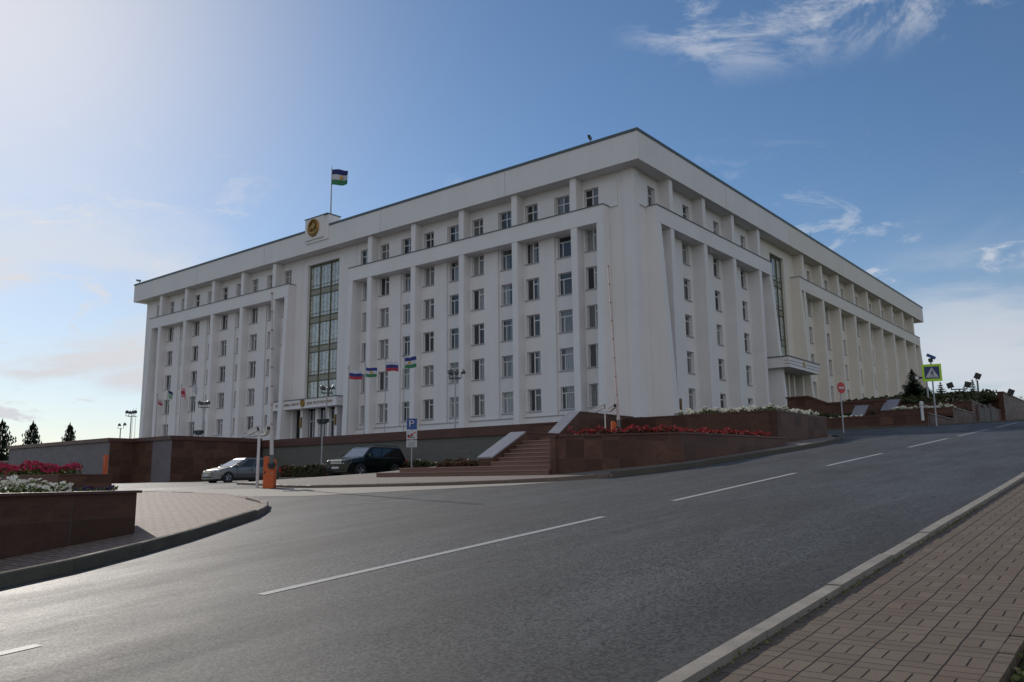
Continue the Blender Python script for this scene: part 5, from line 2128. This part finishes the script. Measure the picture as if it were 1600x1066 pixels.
    # door seams and handles
    for x in sp['seams']:
        for sd_ in (-1, 1):
            yy = sorted((sd_ * W * .985, sd_ * W * 1.003))
            MB().mat('black').box(x - .006, x + .006, yy[0], yy[1], zb + .16, zbelt - .07).build('door_seam', None, r)
    for x in sp['handles']:
        for sd_ in (-1, 1):
            yy = sorted((sd_ * W * .985, sd_ * W * 1.02))
            MB().mat(sp['bumper'] if sp['bumper'] != 'black' else 'chrome').box(x - .09, x + .09, yy[0], yy[1], zbelt - .17, zbelt - .14).build('door_handle', None, r)
    und = MB().mat('black').box(sp['lower'][0][0] + .15, fx - .2, -W * .86, W * .86, zb - .06, zb + .1)
    und.build('underbody', None, r)
    if sp.get('rails'):
        for sd_ in (-1, 1):
            ra = MB().mat('black')
            ra.tube((rx0 + .25, sd_ * wr_ * .92, zroof + .05), (rx1 - .35, sd_ * wr_ * .92, zroof + .05), .022, n=8)
            for x in (rx0 + .3, (rx0 + rx1) / 2, rx1 - .4):
                ra.tube((x, sd_ * wr_ * .92, zroof - .03), (x, sd_ * wr_ * .92, zroof + .05), .02, n=6)
            ra.build('roof_rail', None, r)
    return r


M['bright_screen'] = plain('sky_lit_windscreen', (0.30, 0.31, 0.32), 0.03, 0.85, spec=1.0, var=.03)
silver = dict(paint='silver_paint', w=1.78, sill=.20, nose=2.18, fw=1.36, rw=-1.34, wr=.305, bumper='silver_paint',
              lower=[(-2.20, .86, .84), (-2.10, .94, .93), (-1.6, .98, 1.0), (-.6, .96, 1.0), (.6, .95, 1.0), (1.05, .93, 1.0), (1.45, .86, .99), (1.85, .76, .94), (2.10, .66, .84), (2.17, .56, .76)],
              cab=(-2.0, 1.16, -1.55, .16, .94, 1.47), side=[(.16, .44), (.47, .74), (.77, .90)], lamp=(.60, .76), grille=(.56, .70), bump=(.22, .54),
              seams=[.78, -.22, -1.05], handles=[-.08, -.90], screen='bright_screen')
p_s = at_px(356.5, 754.5, 50)
ang = math.radians(-92)
K = 0.97


def place(c_, fwx, w, target, ang_, k, side):
    """put the near front wheel (side +1 left, -1 right) of a car on a ground point"""
    lx, ly = fwx * k, side * w / 2 * k
    wx = lx * math.cos(ang_) - ly * math.sin(ang_)
    wy = lx * math.sin(ang_) + ly * math.cos(ang_)
    c_.location = (target.x - wx, target.y - wy, target.z)
    c_.scale = (k, k, k)
    c_.rotation_euler = (0, 0, ang_)


cs_ = car('parked_car', 'silver grey hatchback on the road in front of the grey retaining wall', (0, 0, 0), 0, silver)
place(cs_, 1.36, 1.78, p_s, ang, K, 1)
suv = dict(paint='black_paint', w=1.92, sill=.36, nose=2.42, fw=1.52, rw=-1.33, wr=.385, bumper='black_paint',
           lower=[(-2.42, 1.10, .88), (-2.32, 1.18, .95), (-1.6, 1.20, 1.0), (.3, 1.19, 1.0), (1.05, 1.18, 1.0), (1.2, 1.16, 1.0), (1.8, 1.12, .98), (2.25, 1.04, .93), (2.40, .94, .88)],
           cab=(-2.36, 1.22, -2.05, .42, 1.18, 1.80), side=[(.10, .36), (.39, .64), (.67, .93)], lamp=(.80, 1.03), grille=(.80, 1.01), bump=(.38, .78),
           seams=[.88, -.12, -1.1], handles=[.05, -.95], rails=True, screen='bright_screen')
p_v = at_px(563.5, 748.3, 49)
cv_ = car('parked_car', 'dark green black off-road car with roof rails and bright windscreen, parked near the parking sign', (0, 0, 0), 0, suv)
place(cv_, 1.52, 1.92, p_v, math.radians(-84), 1.06, 1)
